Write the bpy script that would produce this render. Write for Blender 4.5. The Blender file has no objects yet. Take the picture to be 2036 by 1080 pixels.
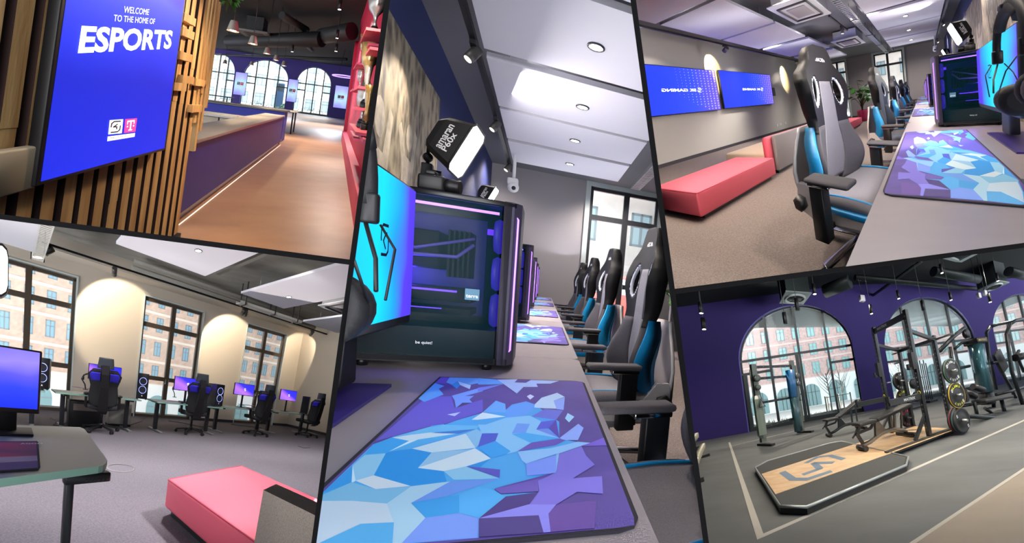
# Five halls of one esports house, seen together: each hall is a compartment of its own behind
# dark slanted partition walls.  Every hall is modelled in metres in its own plan (x, y, height).
import bpy, bmesh, math, random
from mathutils import Vector, Matrix
PI = math.pi
rnd = random.Random(7)
FOCAL = 1000.0          # focal length in pixels of the 2036 x 1080 frame
COL = bpy.context.scene.collection

# ------------------------------------------------------------------ materials
def lin(c):
    if isinstance(c, str):
        c = [int(c[i:i+2], 16)/255 for i in (0, 2, 4)]
    return tuple((x/12.92 if x <= .04045 else ((x+.055)/1.055)**2.4) for x in c[:3])
MATS = {}
def mat(name, col='808080', rough=.5, metal=0., emit=0., ecol=None, noise=0., nscale=20., bump=0., bscale=200.,
        trans=0., alpha=1., coat=0., spec=.5, col2=None, stretch=(1, 1, 1), detail=4.):
    if name in MATS: return MATS[name]
    m = bpy.data.materials.new(name); m.use_nodes = True; MATS[name] = m
    nt = m.node_tree; b = nt.nodes['Principled BSDF']
    c = lin(col)
    b.inputs['Base Color'].default_value = (*c, 1)
    b.inputs['Roughness'].default_value = rough; b.inputs['Metallic'].default_value = metal
    b.inputs['Specular IOR Level'].default_value = spec
    b.inputs['Coat Weight'].default_value = coat
    b.inputs['Transmission Weight'].default_value = trans
    b.inputs['Alpha'].default_value = alpha
    if emit:
        b.inputs['Emission Color'].default_value = (*lin(ecol or col), 1); b.inputs['Emission Strength'].default_value = emit
    if noise or bump or col2:
        tc = nt.nodes.new('ShaderNodeTexCoord'); mp = nt.nodes.new('ShaderNodeMapping'); mp.inputs['Scale'].default_value = stretch
        nt.links.new(tc.outputs['Object'], mp.inputs['Vector'])
    if noise or col2:
        n = nt.nodes.new('ShaderNodeTexNoise'); n.inputs['Scale'].default_value = nscale; n.inputs['Detail'].default_value = detail
        r = nt.nodes.new('ShaderNodeValToRGB')
        k = noise
        lo = lin(col2) if col2 else tuple(x*(1-k) for x in c); hi = c if col2 else tuple(min(1, x*(1+k)) for x in c)
        r.color_ramp.elements[0].position = .32; r.color_ramp.elements[1].position = .68
        r.color_ramp.elements[0].color = (*lo, 1); r.color_ramp.elements[1].color = (*hi, 1)
        nt.links.new(mp.outputs[0], n.inputs['Vector']); nt.links.new(n.outputs['Fac'], r.inputs[0]); nt.links.new(r.outputs[0], b.inputs['Base Color'])
    if bump:
        n2 = nt.nodes.new('ShaderNodeTexNoise'); n2.inputs['Scale'].default_value = bscale
        bp = nt.nodes.new('ShaderNodeBump'); bp.inputs['Strength'].default_value = bump; bp.inputs['Distance'].default_value = .01
        nt.links.new(mp.outputs[0], n2.inputs['Vector']); nt.links.new(n2.outputs['Fac'], bp.inputs['Height']); nt.links.new(bp.outputs[0], b.inputs['Normal'])
    return m
def screen_mat(name, stops, axis=0, strength=1.0, wob=.35, wscale=2., base='101018'):
    """a lit display: a soft colour ramp over the panel, as the picture on it"""
    if name in MATS: return MATS[name]
    m = bpy.data.materials.new(name); m.use_nodes = True; MATS[name] = m
    nt = m.node_tree; b = nt.nodes['Principled BSDF']
    tc = nt.nodes.new('ShaderNodeTexCoord'); sp = nt.nodes.new('ShaderNodeSeparateXYZ')
    nt.links.new(tc.outputs['UV'], sp.inputs[0])
    n = nt.nodes.new('ShaderNodeTexNoise'); n.inputs['Scale'].default_value = wscale; n.inputs['Detail'].default_value = 1
    nt.links.new(tc.outputs['UV'], n.inputs['Vector'])
    a = nt.nodes.new('ShaderNodeMath'); a.operation = 'MULTIPLY_ADD'; a.inputs[1].default_value = wob; nt.links.new(n.outputs['Fac'], a.inputs[0])
    if axis == 'd':
        s = nt.nodes.new('ShaderNodeMath'); s.operation = 'ADD'; nt.links.new(sp.outputs[0], s.inputs[0]); nt.links.new(sp.outputs[1], s.inputs[1])
        h = nt.nodes.new('ShaderNodeMath'); h.operation = 'MULTIPLY'; h.inputs[1].default_value = .5; nt.links.new(s.outputs[0], h.inputs[0]); src = h.outputs[0]
    else: src = sp.outputs[axis]
    nt.links.new(src, a.inputs[2])
    sb = nt.nodes.new('ShaderNodeMath'); sb.operation = 'SUBTRACT'; sb.inputs[1].default_value = wob/2; nt.links.new(a.outputs[0], sb.inputs[0])
    r = nt.nodes.new('ShaderNodeValToRGB'); e = r.color_ramp.elements
    while len(e) < len(stops): e.new(.5)
    for i, (p, c) in enumerate(stops): e[i].position = p; e[i].color = (*lin(c), 1)
    nt.links.new(sb.outputs[0], r.inputs[0])
    b.inputs['Base Color'].default_value = (*lin(base), 1); b.inputs['Roughness'].default_value = .5; b.inputs['Specular IOR Level'].default_value = .08
    nt.links.new(r.outputs[0], b.inputs['Emission Color']); b.inputs['Emission Strength'].default_value = strength
    return m

# ------------------------------------------------------------------ mesh builder
class MB:
    def __init__(s): s.v = []; s.f = []; s.m = []; s.sm = []; s.uv = {}
    def add(s, vs, fs, m=0, smooth=False):
        b = len(s.v); s.v += [Vector(p) for p in vs]
        for f in fs: s.f.append([b+i for i in f]); s.m.append(m); s.sm.append(smooth)
        return s
    def bm(s, bm, m=0, smooth=False, mx=None):
        bm.verts.index_update()
        s.add([(mx @ v.co if mx else v.co.copy()) for v in bm.verts], [[v.index for v in f.verts] for f in bm.faces], m, smooth); bm.free(); return s
    def box(s, x0, x1, y0, y1, z0, z1, m=0, bev=0, mx=None, seg=2):
        bm = bmesh.new(); bmesh.ops.create_cube(bm, size=1)
        for v in bm.verts: v.co = Vector((x0 if v.co.x < 0 else x1, y0 if v.co.y < 0 else y1, z0 if v.co.z < 0 else z1))
        if bev: bmesh.ops.bevel(bm, geom=bm.edges[:], offset=bev, segments=seg, affect='EDGES', profile=.5)
        return s.bm(bm, m, bool(bev) and seg > 1, mx)
    def bar(s, p, q, w, h=None, m=0, up=(0, 0, 1), bev=0):
        """box beam from p to q, w wide, h high"""
        p = Vector(p); q = Vector(q); d = q-p; L = d.length; h = h or w
        if L < 1e-6: return s
        z = d/L; u = Vector(up)
        if abs(z.dot(u)) > .98: u = Vector((1, 0, 0)) if abs(z.x) < .9 else Vector((0, 1, 0))
        x = u.cross(z).normalized(); y = z.cross(x)
        mx = Matrix(((x.x, y.x, z.x, p.x), (x.y, y.y, z.y, p.y), (x.z, y.z, z.z, p.z), (0, 0, 0, 1)))
        return s.box(-w/2, w/2, -h/2, h/2, 0, L, m, bev, mx)
    def ring(s, c, x, y, r, n): return [c + x*(r*math.cos(2*PI*i/n)) + y*(r*math.sin(2*PI*i/n)) for i in range(n)]
    def loft(s, rings, m=0, smooth=True, cap=True, closed=False):
        n = len(rings[0]); b = len(s.v)
        for r in rings: s.v += [Vector(p) for p in r]
        R = len(rings)
        for j in range(R if closed else R-1):
            a = b+j*n; c = b+((j+1) % R)*n
            for i in range(n): s.f.append([a+i, a+(i+1) % n, c+(i+1) % n, c+i]); s.m.append(m); s.sm.append(smooth)
        if cap and not closed:
            s.f.append([b+i for i in reversed(range(n))]); s.m.append(m); s.sm.append(False)
            s.f.append([b+(R-1)*n+i for i in range(n)]); s.m.append(m); s.sm.append(False)
        return s
    def tube(s, pts, r, n=8, m=0, closed=False, cap=True):
        pts = [Vector(p) for p in pts]; rings = []; N = len(pts); x = None
        for i, p in enumerate(pts):
            a = pts[i-1] if (i > 0 or closed) else p; c = pts[(i+1) % N] if (i < N-1 or closed) else p
            t = (c-a)
            if t.length < 1e-9: t = Vector((0, 0, 1))
            t.normalize()
            if x is None: x = t.orthogonal().normalized()
            else:
                x = x - t*x.dot(t)
                x = x.normalized() if x.length > 1e-6 else t.orthogonal().normalized()
            y = t.cross(x); rr = r[i] if isinstance(r, (list, tuple)) else r
            rings.append(s.ring(p, x, y, rr, n))
        return s.loft(rings, m, True, cap, closed)
    def cyl(s, p, q, r, r2=None, n=20, m=0, cap=True):
        p = Vector(p); q = Vector(q); t = (q-p).normalized(); x = t.orthogonal().normalized(); y = t.cross(x)
        return s.loft([s.ring(p, x, y, r, n), s.ring(q, x, y, r if r2 is None else r2, n)], m, True, cap)
    def lathe(s, prof, c=(0, 0, 0), ax=(0, 0, 1), n=24, m=0, cap=True):
        c = Vector(c); t = Vector(ax).normalized(); x = t.orthogonal().normalized(); y = t.cross(x)
        return s.loft([s.ring(c+t*h, x, y, max(r, 1e-4), n) for r, h in prof], m, True, cap)
    def sphere(s, c, r, m=0, n=16, sc=(1, 1, 1), mx=None):
        bm = bmesh.new(); bmesh.ops.create_uvsphere(bm, u_segments=n, v_segments=max(6, n//2), radius=1)
        for v in bm.verts:
            v.co = Vector((v.co.x*r*sc[0], v.co.y*r*sc[1], v.co.z*r*sc[2]))
            if mx: v.co = mx @ v.co
            v.co += Vector(c)
        return s.bm(bm, m, True)
    def poly(s, pts, m=0): return s.add(pts, [list(range(len(pts)))], m)
    def prism(s, pts, ex, m=0, ms=None):
        """closed loop pts swept by the vector ex"""
        n = len(pts); ex = Vector(ex); a = [Vector(p) for p in pts]; b = [p+ex for p in a]; k = len(s.v); s.v += a+b
        s.f.append([k+i for i in reversed(range(n))]); s.m.append(m); s.sm.append(False)
        s.f.append([k+n+i for i in range(n)]); s.m.append(m); s.sm.append(False)
        for i in range(n): s.f.append([k+i, k+(i+1) % n, k+n+(i+1) % n, k+n+i]); s.m.append(m if ms is None else ms); s.sm.append(False)
        return s
    def grid(s, fn, nu, nv, m=0, smooth=True, uv=False):
        b = len(s.v)
        for j in range(nv+1):
            for i in range(nu+1): s.v.append(Vector(fn(i/nu, j/nv)))
        for j in range(nv):
            for i in range(nu):
                if uv: s.uv[len(s.f)] = [(i/nu, j/nv), ((i+1)/nu, j/nv), ((i+1)/nu, (j+1)/nv), (i/nu, (j+1)/nv)]
                s.f.append([b+j*(nu+1)+i, b+j*(nu+1)+i+1, b+(j+1)*(nu+1)+i+1, b+(j+1)*(nu+1)+i]); s.m.append(m); s.sm.append(smooth)
        return s
    def shell(s, fn, nu, nv, off, m=0, mb=None, hole=None):
        """a padded skin: front fn(u,v), back fn + off(u,v), closed round its rim"""
        b = len(s.v); W = nu+1; N = W*(nv+1); skip = set()
        F = [Vector(fn(i/nu, j/nv)) for j in range(nv+1) for i in range(nu+1)]
        B = [F[j*W+i]+Vector(off(i/nu, j/nv)) for j in range(nv+1) for i in range(nu+1)]
        s.v += F+B
        def q(f, mm): s.f.append(f); s.m.append(mm); s.sm.append(True)
        mb = m if mb is None else mb
        for j in range(nv):
            for i in range(nu):
                if hole and hole((i+.5)/nu, (j+.5)/nv): skip.add((i, j)); continue
                a = b+j*W+i; q([a, a+1, a+1+W, a+W], m); q([a+N, a+W+N, a+1+W+N, a+1+N], mb)
        for j in range(nv):
            for i in range(nu):
                if (i, j) in skip: continue
                a = b+j*W+i
                for (di, dj, e0, e1) in ((-1, 0, a+W, a), (1, 0, a+1, a+1+W), (0, -1, a, a+1), (0, 1, a+1+W, a+W)):
                    ii, jj = i+di, j+dj
                    if ii < 0 or jj < 0 or ii >= nu or jj >= nv or (ii, jj) in skip: q([e0, e0+N, e1+N, e1], m)
        return s
    def quad(s, p, m=0):
        """one flat quad with 0..1 coordinates for a screen picture (bl, br, tr, tl)"""
        s.uv[len(s.f)] = [(0, 0), (1, 0), (1, 1), (0, 1)]
        return s.poly(p, m)
    def text(s, string, o, u, v, h, width=None, m=0, bold=0., align='L', lift=None, shear=0.):
        cu = bpy.data.curves.new('t', 'FONT'); cu.body = string; cu.size = 1; cu.offset = bold; cu.resolution_u = 3; cu.fill_mode = 'FRONT'; cu.shear = shear
        ob = bpy.data.objects.new('t', cu); me = bpy.data.meshes.new_from_object(ob)
        P = [p.co.copy() for p in me.vertices]; fs = [list(f.vertices) for f in me.polygons]
        bpy.data.objects.remove(ob); bpy.data.curves.remove(cu); bpy.data.meshes.remove(me)
        if not P: return s
        x0 = min(p.x for p in P); x1 = max(p.x for p in P); y0 = min(p.y for p in P); y1 = max(p.y for p in P)
        sy = h/(y1-y0); sx = (width/(x1-x0)) if width else sy
        W = (x1-x0)*sx; dx = {'L': 0, 'C': -W/2, 'R': -W}[align]
        o = Vector(o); u = Vector(u).normalized(); v = Vector(v).normalized()
        L = Vector(lift) if lift else Vector((0, 0, 0))
        return s.add([o+L+u*((p.x-x0)*sx+dx)+v*((p.y-y0)*sy) for p in P], fs, m)

# ------------------------------------------------------------------ halls
class Hall:
    """W: the plan's three axes in the world; eye: standing height of the viewer in this hall"""
    def __init__(s, name, W, eye, sides):
        s.name = name; s.W = Matrix(W); s.Wi = s.W.inverted(); s.eye = Vector((0, 0, eye)); s.sides = sides; s.flip = s.W.determinant() < 0
    def world(s, p): return s.W @ (Vector(p)-s.eye)
    def at(s, px, py, ax, val):
        """where the sight line through a photo point meets a plane of the hall (floor, desk top, wall)"""
        d = s.Wi @ Vector(((px-1018)/FOCAL, 1, -(py-540)/FOCAL)); i = 'xyz'.index(ax)
        return s.eye + d*((val-s.eye[i])/d[i])
    def on(s, px, py, p0, n):
        d = s.Wi @ Vector(((px-1018)/FOCAL, 1, -(py-540)/FOCAL)); n = Vector(n)
        return s.eye + d*((Vector(p0)-s.eye).dot(n)/d.dot(n))
HALL_OF = {}
def mesh_obj(hall, name, mb, mats, parent=None, base=(0, 0, 0), rz=0.):
    if not isinstance(mats, (list, tuple)): mats = [mats]
    R = hall.W @ Matrix.Rotation(rz, 3, 'Z')
    me = bpy.data.meshes.new(name)
    fs = [list(reversed(f)) for f in mb.f] if hall.flip else mb.f
    me.from_pydata([R @ v for v in mb.v], [], fs)
    for m in mats: me.materials.append(m)
    me.polygons.foreach_set('material_index', mb.m); me.polygons.foreach_set('use_smooth', mb.sm)
    if mb.uv:
        ul = me.uv_layers.new(name='UVMap')
        for fi, uv in mb.uv.items():
            p = me.polygons[fi]; uu = list(reversed(uv)) if hall.flip else uv
            for k, li in enumerate(p.loop_indices): ul.data[li].uv = uu[k]
    me.update()
    o = bpy.data.objects.new(name, me); COL.objects.link(o); HALL_OF[o] = hall
    if parent is not None: o.parent = parent
    else: o.location = hall.world(base)
    return o
def tag(o, label, cat, group=None):
    o['label'] = label; o['category'] = cat
    if group: o['group'] = group
    return o
class Thing:
    """an Empty at the thing's base; its parts are meshes under it"""
    def __init__(s, hall, name, label, cat, base=(0, 0, 0), rz=0., group=None):
        s.hall = hall; s.rz = rz; s.base = Vector(base)
        s.o = bpy.data.objects.new(name, None); COL.objects.link(s.o); s.o.location = hall.world(base); s.o.empty_display_size = .1
        HALL_OF[s.o] = hall; tag(s.o, label, cat, group)
    def part(s, name, mb, mats, under=None, label=None):
        o = mesh_obj(s.hall, name, mb, mats, under or s.o, rz=s.rz)
        if label: o['label'] = label
        return o
def single(hall, name, label, cat, mb, mats, base=(0, 0, 0), rz=0., group=None, kind=None):
    o = mesh_obj(hall, name, mb, mats, None, base, rz); tag(o, label, cat, group)
    if kind: o['kind'] = kind
    return o
def struct(hall, name, mb, mats):
    o = mesh_obj(hall, name, mb, mats); o['kind'] = 'structure'; return o
def dup(src, hall, base, label, group=None):
    """a copy of a thing with copies of its parts and sub-parts"""
    r = src.copy(); COL.objects.link(r); r.location = hall.world(base); HALL_OF[r] = hall; r['label'] = label
    if group: r['group'] = group
    for ch in list(src.children):
        c = ch.copy(); COL.objects.link(c); c.parent = r; HALL_OF[c] = hall
        for g in list(ch.children):
            d = g.copy(); COL.objects.link(d); d.parent = c; HALL_OF[d] = hall
    return r
def lamp(hall, kind, pos, power, col='ffffff', size=.1, aim=None, angle=60, blend=.5, sizey=None):
    if any(hall.world(pos).dot(n) < 0 for n in hall.sides): return None      # beyond the partition: not in this hall
    l = bpy.data.lights.new('light', kind); l.energy = power; l.color = lin(col)
    if kind == 'AREA':
        l.size = size; l.shape = 'DISK'
        if sizey: l.shape = 'RECTANGLE'; l.size_y = sizey
    elif kind in ('POINT', 'SPOT'): l.shadow_soft_size = size
    if kind == 'SPOT': l.spot_size = math.radians(angle); l.spot_blend = blend
    o = bpy.data.objects.new('light', l); COL.objects.link(o); p = hall.world(pos); o.location = p
    if aim is not None:
        d = hall.world(aim)-p; o.rotation_euler = d.to_track_quat('-Z', 'Y').to_euler()
    return o
def downlight(hall, x, y, z, power, col='fff3ea', angle=150, blend=.6):
    """an added fill spot, no fixture, above the floor point (x, y), as high as the hall's own space allows"""
    while z > .8 and any(hall.world((x, y, z+.12)).normalized().dot(n) < .004 for n in hall.sides): z -= .05
    return lamp(hall, 'SPOT', (x, y, z), power, col, .08, (x, y, 0), angle, blend)
# ------------------------------------------------------------------ partitions between the halls
def side(p, q, keep, off=4.5):
    """the partition through two photo points, as the normal of the half-space a hall keeps"""
    (x0, y0), (x1, y1) = p, q; L = math.hypot(x1-x0, y1-y0); nx, ny = (y1-y0)/L, -(x1-x0)/L
    if (keep[0]-x0)*nx+(keep[1]-y0)*ny < 0: nx, ny = -nx, -ny
    x0 += nx*off; y0 += ny*off; x1 += nx*off; y1 += ny*off
    a = Vector(((x0-1018)/FOCAL, 1, -(y0-540)/FOCAL)); b = Vector(((x1-1018)/FOCAL, 1, -(y1-540)/FOCAL)); k = Vector(((keep[0]-1018)/FOCAL, 1, -(keep[1]-540)/FOCAL))
    n = a.cross(b).normalized()
    return n if n.dot(k) > 0 else -n
LEFT = ((770.5, 0), (624.5, 1080)); RIGHT = ((1259, 0), (1404, 1080)); SLEFT = ((0, 430.8), (697, 521.8)); SRIGHT = ((1341, 580), (2036, 487.5))
# ================================================================== the arena hall (centre view, and mirrored in the upper right view)
PAD = """4db0f5 -248,900 -231,938 -184,1001 -163,1014 -146,1046 -105,1104 -106,1104 -61,1126 -51,1175 -19,1209 0,1181 52,1033 49,918 82,894 87,870 45,830 39,745 -46,695 -36,677 13,678 -29,667 -55,609 -50,563 -126,564 -198,558 -219,563 -248,707
c4dbee -241,688 -207,683 -167,669 -146,616 -179,618 -205,579 -211,569 -229,625
aad6f0 -167,669 -152,720 -111,730 -106,731 -140,666 -115,622 -126,563 -134,563 -146,616
7cc0e8 -227,743 -192,716 -152,720 -167,669 -207,683 -244,689 -248,700
2f9fee -248,707 -246,805 -227,743
cfeeff -246,807 -224,748 -225,743 -227,743
cfe0ee -224,748 -208,765 -153,721 -192,716
8fcdf2 -244,851 -218,856 -208,765 -224,748 -246,807
1c98ea -218,856 -216,862 -186,875 -154,853 -159,786 -122,771 -111,730 -152,720 -208,765
c5e2f2 -187,876 -118,955 -91,873 -154,855
92c8ea -154,855 -97,867 -159,788
d0e6f2 -159,788 -92,871 -62,819 -73,807 -94,787 -122,771
2098e8 -94,787 -73,807 -62,819 -76,774
8ccdf0 -122,771 -94,787 -42,734 -72,734 -103,736
6a9cf2 -106,731 -42,732 -69,709 -105,679 -140,666
36a4ee -140,666 -88,682 -80,630 -115,622
52b6fb -88,682 -68,706 -46,692 -29,667 -55,609 -56,611 -80,630
7ba2fb -115,622 -80,628 -55,610 -51,563 -126,565
54b2ee -205,579 -179,618 -146,616 -134,563 -205,560
35a8f2 -248,900 -230,936 -200,916 -216,862 -244,851
cfe6f4 -230,936 -179,965 -130,956 -188,923 -200,916
d8f2ff -200,916 -188,923 -216,862
4fb4f2 -188,923 -130,956 -187,876 -216,862
6cc4f6 -231,938 -184,1001 -164,1012 -100,1005 -103,983 -179,962
3c82d8 -176,960 -105,983 -129,953
4eb8f8 -190,1034 -183,1064 -163,1012 -183,996
8ac8f2 -118,955 -103,983 -80,941 -91,873
6a5fd2 -239,1238 -190,1251 -166,1140 -119,1223 -106,1110 -146,1046 -163,1017 -184,1004 -231,940 -249,917
58a8f6 -254,1395 -224,1363 -231,1328 -209,1266 -234,1191 -253,1221
6a55cc -255,1473 -231,1477 -222,1389 -254,1395
6cb4f6 -231,1477 -147,1478 -141,1423 -166,1387 -205,1424 -211,1380 -228,1410
b9dcf8 -203,1425 -165,1381 -161,1331 -190,1378
3aa0ee -211,1380 -205,1424 -190,1378 -191,1333
78a8f8 -190,1255 -134,1360 -128,1311 -161,1253 -142,1259 -147,1221 -137,1189 -157,1188 -163,1140 -177,1211
3f3680 -163,1140 -157,1188 -137,1189
c8d8fa -171,1086 -149,1106 -155,1073
6ab4fa -106,1104 -89,1212 -66,1182 -59,1105
e0f4ff -120,1046 -106,1104 -57,1071 -109,1046
62a8fc -56,1065 -61,1126 -51,1175 -21,1209 0,1181 -3,1135 -21,1065
c0e0fc 0,1181 15,1250 55,1310 73,1264 44,1221 49,1141 22,1143 -1,1150
8fb0fc 44,1221 73,1259 65,1130 49,1137
6d78e0 -6,1072 22,1136 64,1126 46,1046
88ccfa -56,1062 -9,1079 15,1034 6,975 28,980 49,918 -2,894 -24,847 -40,836 -63,907 -62,953 -91,954 -104,1011 -90,1011
6ea2f8 -32,1019 -7,1015 -13,954 -38,950
4e60d4 -90,952 -62,953 -63,907 -88,875
36a8f4 -88,875 -63,907 -34,850 -40,836 -62,819
5a62dc 15,1030 46,1046 30,986 6,975
5a48b8 30,986 46,1046 49,918
7090f0 6,975 28,980 49,918
46b2f8 -38,947 -13,954 49,918 -4,894
90b0fc 49,918 91,1014 100,984 83,904 57,905
6a55be -23,849 0,894 49,913 60,905 42,878
90c8fc -23,847 32,860 82,894 105,886 87,870 46,832 39,748 41,830 -7,788 -14,803
7c9cfc -7,788 41,826 39,752 38,743 -4,737
7a62d8 105,886 135,917 135,869 87,868
d8e4fa -21,1261 -13,1284 -3,1262 -12,1226
a4dcfc 65,1056 73,1101 86,1069 72,1024
a8c8fa -107,1463 -53,1478 -59,1430 -29,1429 -16,1472 65,1473 39,1427 0,1421 5,1377 -33,1372 -46,1291
5aa8f8 -160,1478 -107,1463 -85,1403 -123,1392 -149,1389
7088ee -144,1348 -108,1384 -87,1403 -123,1326 -139,1300
7f74de 46,829 87,868 91,818 102,772 63,719 108,722 102,657 66,669 36,632 26,607 13,635 2,638 14,678 12,716 39,745
6f5cc0 -46,695 36,745 12,716 13,678 -36,677
5f46a8 -46,695 36,745 24,729 -32,700
4a3a86 -29,667 13,675 1,638 -55,609
8f8cf2 -55,609 1,638 36,632 26,607 28,560 20,560 14,605 -51,608
50418a -55,608 14,605 20,560 -50,563
6a4ca4 26,607 37,632 90,637 80,560 28,560
5a58c8 -93,785 -44,766 -42,734"""
def arena_mats():
    mat('carpet', '7d726d', .95, noise=.35, nscale=90, bump=.25, bscale=140)
    mat('wall_paint', '9b979b', .8); mat('mural_wall_blue', '2a3468', .7); mat('ceiling_grey', '6f7076', .8)
    mat('panel_white', 'd0d0da', .7); mat('panel_edge', 'b5b0b5', .7); mat('black_metal', '17171a', .45, .3); mat('black_plastic', '151518', .5)
    mat('desk_laminate', '8f868a', .42, noise=.04, nscale=8); mat('desk_edge', 'd6dedd', .5); mat('leg_metal', '33353a', .45, .4)
    mat('leather_black', '1a1a1d', .62, bump=.08, bscale=350, spec=.3); mat('fabric_grey', '77747c', .9, noise=.15, nscale=260, bump=.2, bscale=500)
    mat('fabric_dark', '4d4a50', .9, noise=.15, nscale=260, bump=.2, bscale=500); mat('leather_blue', '1290d0', .5, bump=.1, bscale=300)
    mat('shell_white', 'd8d0cf', .4); mat('rim_white', 'd9dbe4', .4); mat('chrome', 'c8ccd0', .15, 1.); mat('text_white', 'f0f0f2', .5)
    mat('win_frame_brown', '4f463c', .45); mat('glass_pane', 'c8e0e4', .03, alpha=.10, spec=.6); mat('win_frame', '3b3d42', .4); mat('win_reveal', 'c4d0d2', .6)
    mat('pink', 'ea6478', .75, bump=.1, bscale=250); mat('pink_pot', 'e0386e', .45); mat('seat_grey', '8d8788', .9, noise=.15, nscale=220); mat('seat_cream', 'c9b49c', .9)
    mat('leaf', '3f7a2e', .45, noise=.3, nscale=12); mat('stem', '5d4a2c', .8); mat('soil', '2a2019', .9)
    mat('lamp_white', 'ffffff', .5, emit=9.); mat('downlight', 'fff6ea', .5, emit=12.); mat('led_purple', 'c9a0ff', .4, emit=1.5, ecol='a468ff'); mat('led_violet', '6a40ff', .4, emit=1.6, ecol='4a20e8')
    mat('pc_black', '121218', .35); mat('pc_inside', '15131f', .5); mat('gpu', '12101c', .5, spec=.1); mat('pc_glass', '123f48', .12, alpha=.16, spec=.06)
    mat('cable_steel', 'a8acb0', .4, .8); mat('white_plastic', 'dcdde0', .4); mat('skirting', '35333a', .6)
def chair(H, base, rz, label, group, mirror_text=False):
    """racing style office chair; local +y is where the sitter looks"""
    t = Thing(H, 'gaming_chair', label, 'chair', base, rz, group); M = MATS
    PW = [(.44, .205), (.52, .230), (.62, .240), (.72, .232), (.80, .210), (.88, .178), (.95, .172), (1.03, .192), (1.11, .208), (1.19, .210), (1.25, .190), (1.285, .148), (1.32, .120), (1.38, .109), (1.42, .088), (1.435, .055)]
    def w(z):
        for (a, b), (c, d) in zip(PW, PW[1:]):
            if z <= c: k = max(0, (z-a)/(c-a)); return b+(d-b)*k
        return PW[-1][1]
    def yb(z): return -.19+(z-.44)*.035 + .03*math.sin((z-.44)*4.2)
    def wing(z): return .13*math.exp(-((z-.62)/.22)**2)+.05*math.exp(-((z-1.12)/.16)**2)
    def front(x, z):
        k = x/w(z); return (x, yb(z)+wing(z)*abs(k)**2.2, z)
    def zone(z0, z1, k0, k1, nu, nv, th, m, hole=None, name=None, lift=0., under=None, dy=0.):
        mb = MB()
        def fn(u, v):
            z = z0+(z1-z0)*v; a, b = (k0(z), k1(z)); p = front((a+(b-a)*u)*w(z), z); e = math.sin(PI*min(max(u, 0), 1))**.5*lift
            return (p[0], p[1]+e+dy, p[2])
        mb.shell(fn, nu, nv, lambda u, v: (0, -th*(.35+.65*math.sin(PI*min(max(v, .03), .97))**.4), 0), 0, hole=hole)
        return t.part(name, mb, [m], under)
    def cs(z): return .46-.04*max(0, min(1, (z-.62)/.4))
    def inh(u, v):
        x = (u-.5)*2; z = .86+(1.435-.86)*v; ax = abs(x)*w(z)
        return ((ax-.120+(z-1.12)*.13)/.041)**2+((z-1.12)/.095)**2 < 1.05
    up = zone(.86, 1.435, lambda z: -1, lambda z: 1, 48, 40, .115, M['leather_black'], inh, 'headrest_and_shoulders')
    for sx in (-1, 1):
        rim = MB()
        pts = [(.120+.042*math.cos(q)-.095*math.sin(q)*.13, 1.12+.097*math.sin(q)) for q in [2*PI*i/20 for i in range(20)]]; P = []
        for a, b in pts: q = front(sx*a, b); P.append((q[0], q[1]-.012, q[2]))
        rim.tube(P, .012, 6, closed=True); t.part('cutout_rim', rim, M['rim_white'], up, 'white rim round a cut-out in the backrest')
    tx = MB(); q = front(0, 1.345)
    tx.text('RECARO', (.085, q[1]+.003, 1.325), (-1, 0, -.0), (0, -.12, 1), .026, .115, 0, .02, 'L', lift=(-.038, .0, 0))
    t.part('brand_lettering', tx, M['text_white'], up)
    zone(.50, 1.19, lambda z: -cs(z)*(1 if z < .95 else 1-.35*(z-.95)/.24), lambda z: cs(z)*(1 if z < .95 else 1-.35*(z-.95)/.24), 14, 26, .05, M['fabric_grey'], None, 'centre_panel', .006)
    for sx in (-1, 1):
        a = (lambda z: -.99) if sx < 0 else (lambda z: cs(z)); b = (lambda z: -cs(z)) if sx < 0 else (lambda z: .99)
        zone(.46, .90, a, b, 10, 16, .06, M['fabric_dark'], None, 'side_cushion', .012)
        a = (lambda z: -1.06) if sx < 0 else (lambda z: .95); b = (lambda z: -.95) if sx < 0 else (lambda z: 1.06)
        zone(.47, .90, a, b, 6, 16, .10, M['leather_blue'], None, 'side_bolster', .012, None, -.045).__setitem__('label', 'bright blue side bolster')
    sh = MB()
    def shb(u, v):
        z = .36+(.90-.36)*v; x = (u-.5)*2*max(w(max(z, .44))*1.10, .19); k = abs(u-.5)*2
        return (x, yb(max(z, .44))-.115-.05*(1-k**2.5)+.10*max(0, .5-v)*k**3, z)
    sh.shell(shb, 18, 12, lambda u, v: (0, -.02, 0))
    for sx in (-1, 1): sh.prism([(sx*.232, -.30, .40), (sx*.232, -.16, .34), (sx*.232, .20, .37), (sx*.232, .22, .43), (sx*.232, -.02, .44), (sx*.232, -.13, .47), (sx*.232, -.20, .56), (sx*.232, -.27, .56)], (sx*.03, 0, 0))
    t.part('rear_shell', sh, M['shell_white'], None, 'off white plastic rear shell')
    for sx in (-1, 1): kn = MB(); kn.lathe([(.02, 0), (.052, .004), (.052, .03), (.03, .042)], (sx*.272, -.235, .45), (sx, 0, 0), 6); t.part('tilt_knob', kn, M['black_plastic'])
    se = MB()
    def st(u, v):
        x = (u-.5)*.5; y = -.17+.50*v; k = abs(u-.5)*2
        return (x, y, .455+.045*k**3+.02*math.sin(PI*v)-.03*max(0, v-.8)*5*.5)
    se.shell(st, 16, 14, lambda u, v: (0, 0, -.085))
    s_o = t.part('seat', se, M['fabric_grey'])
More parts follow.
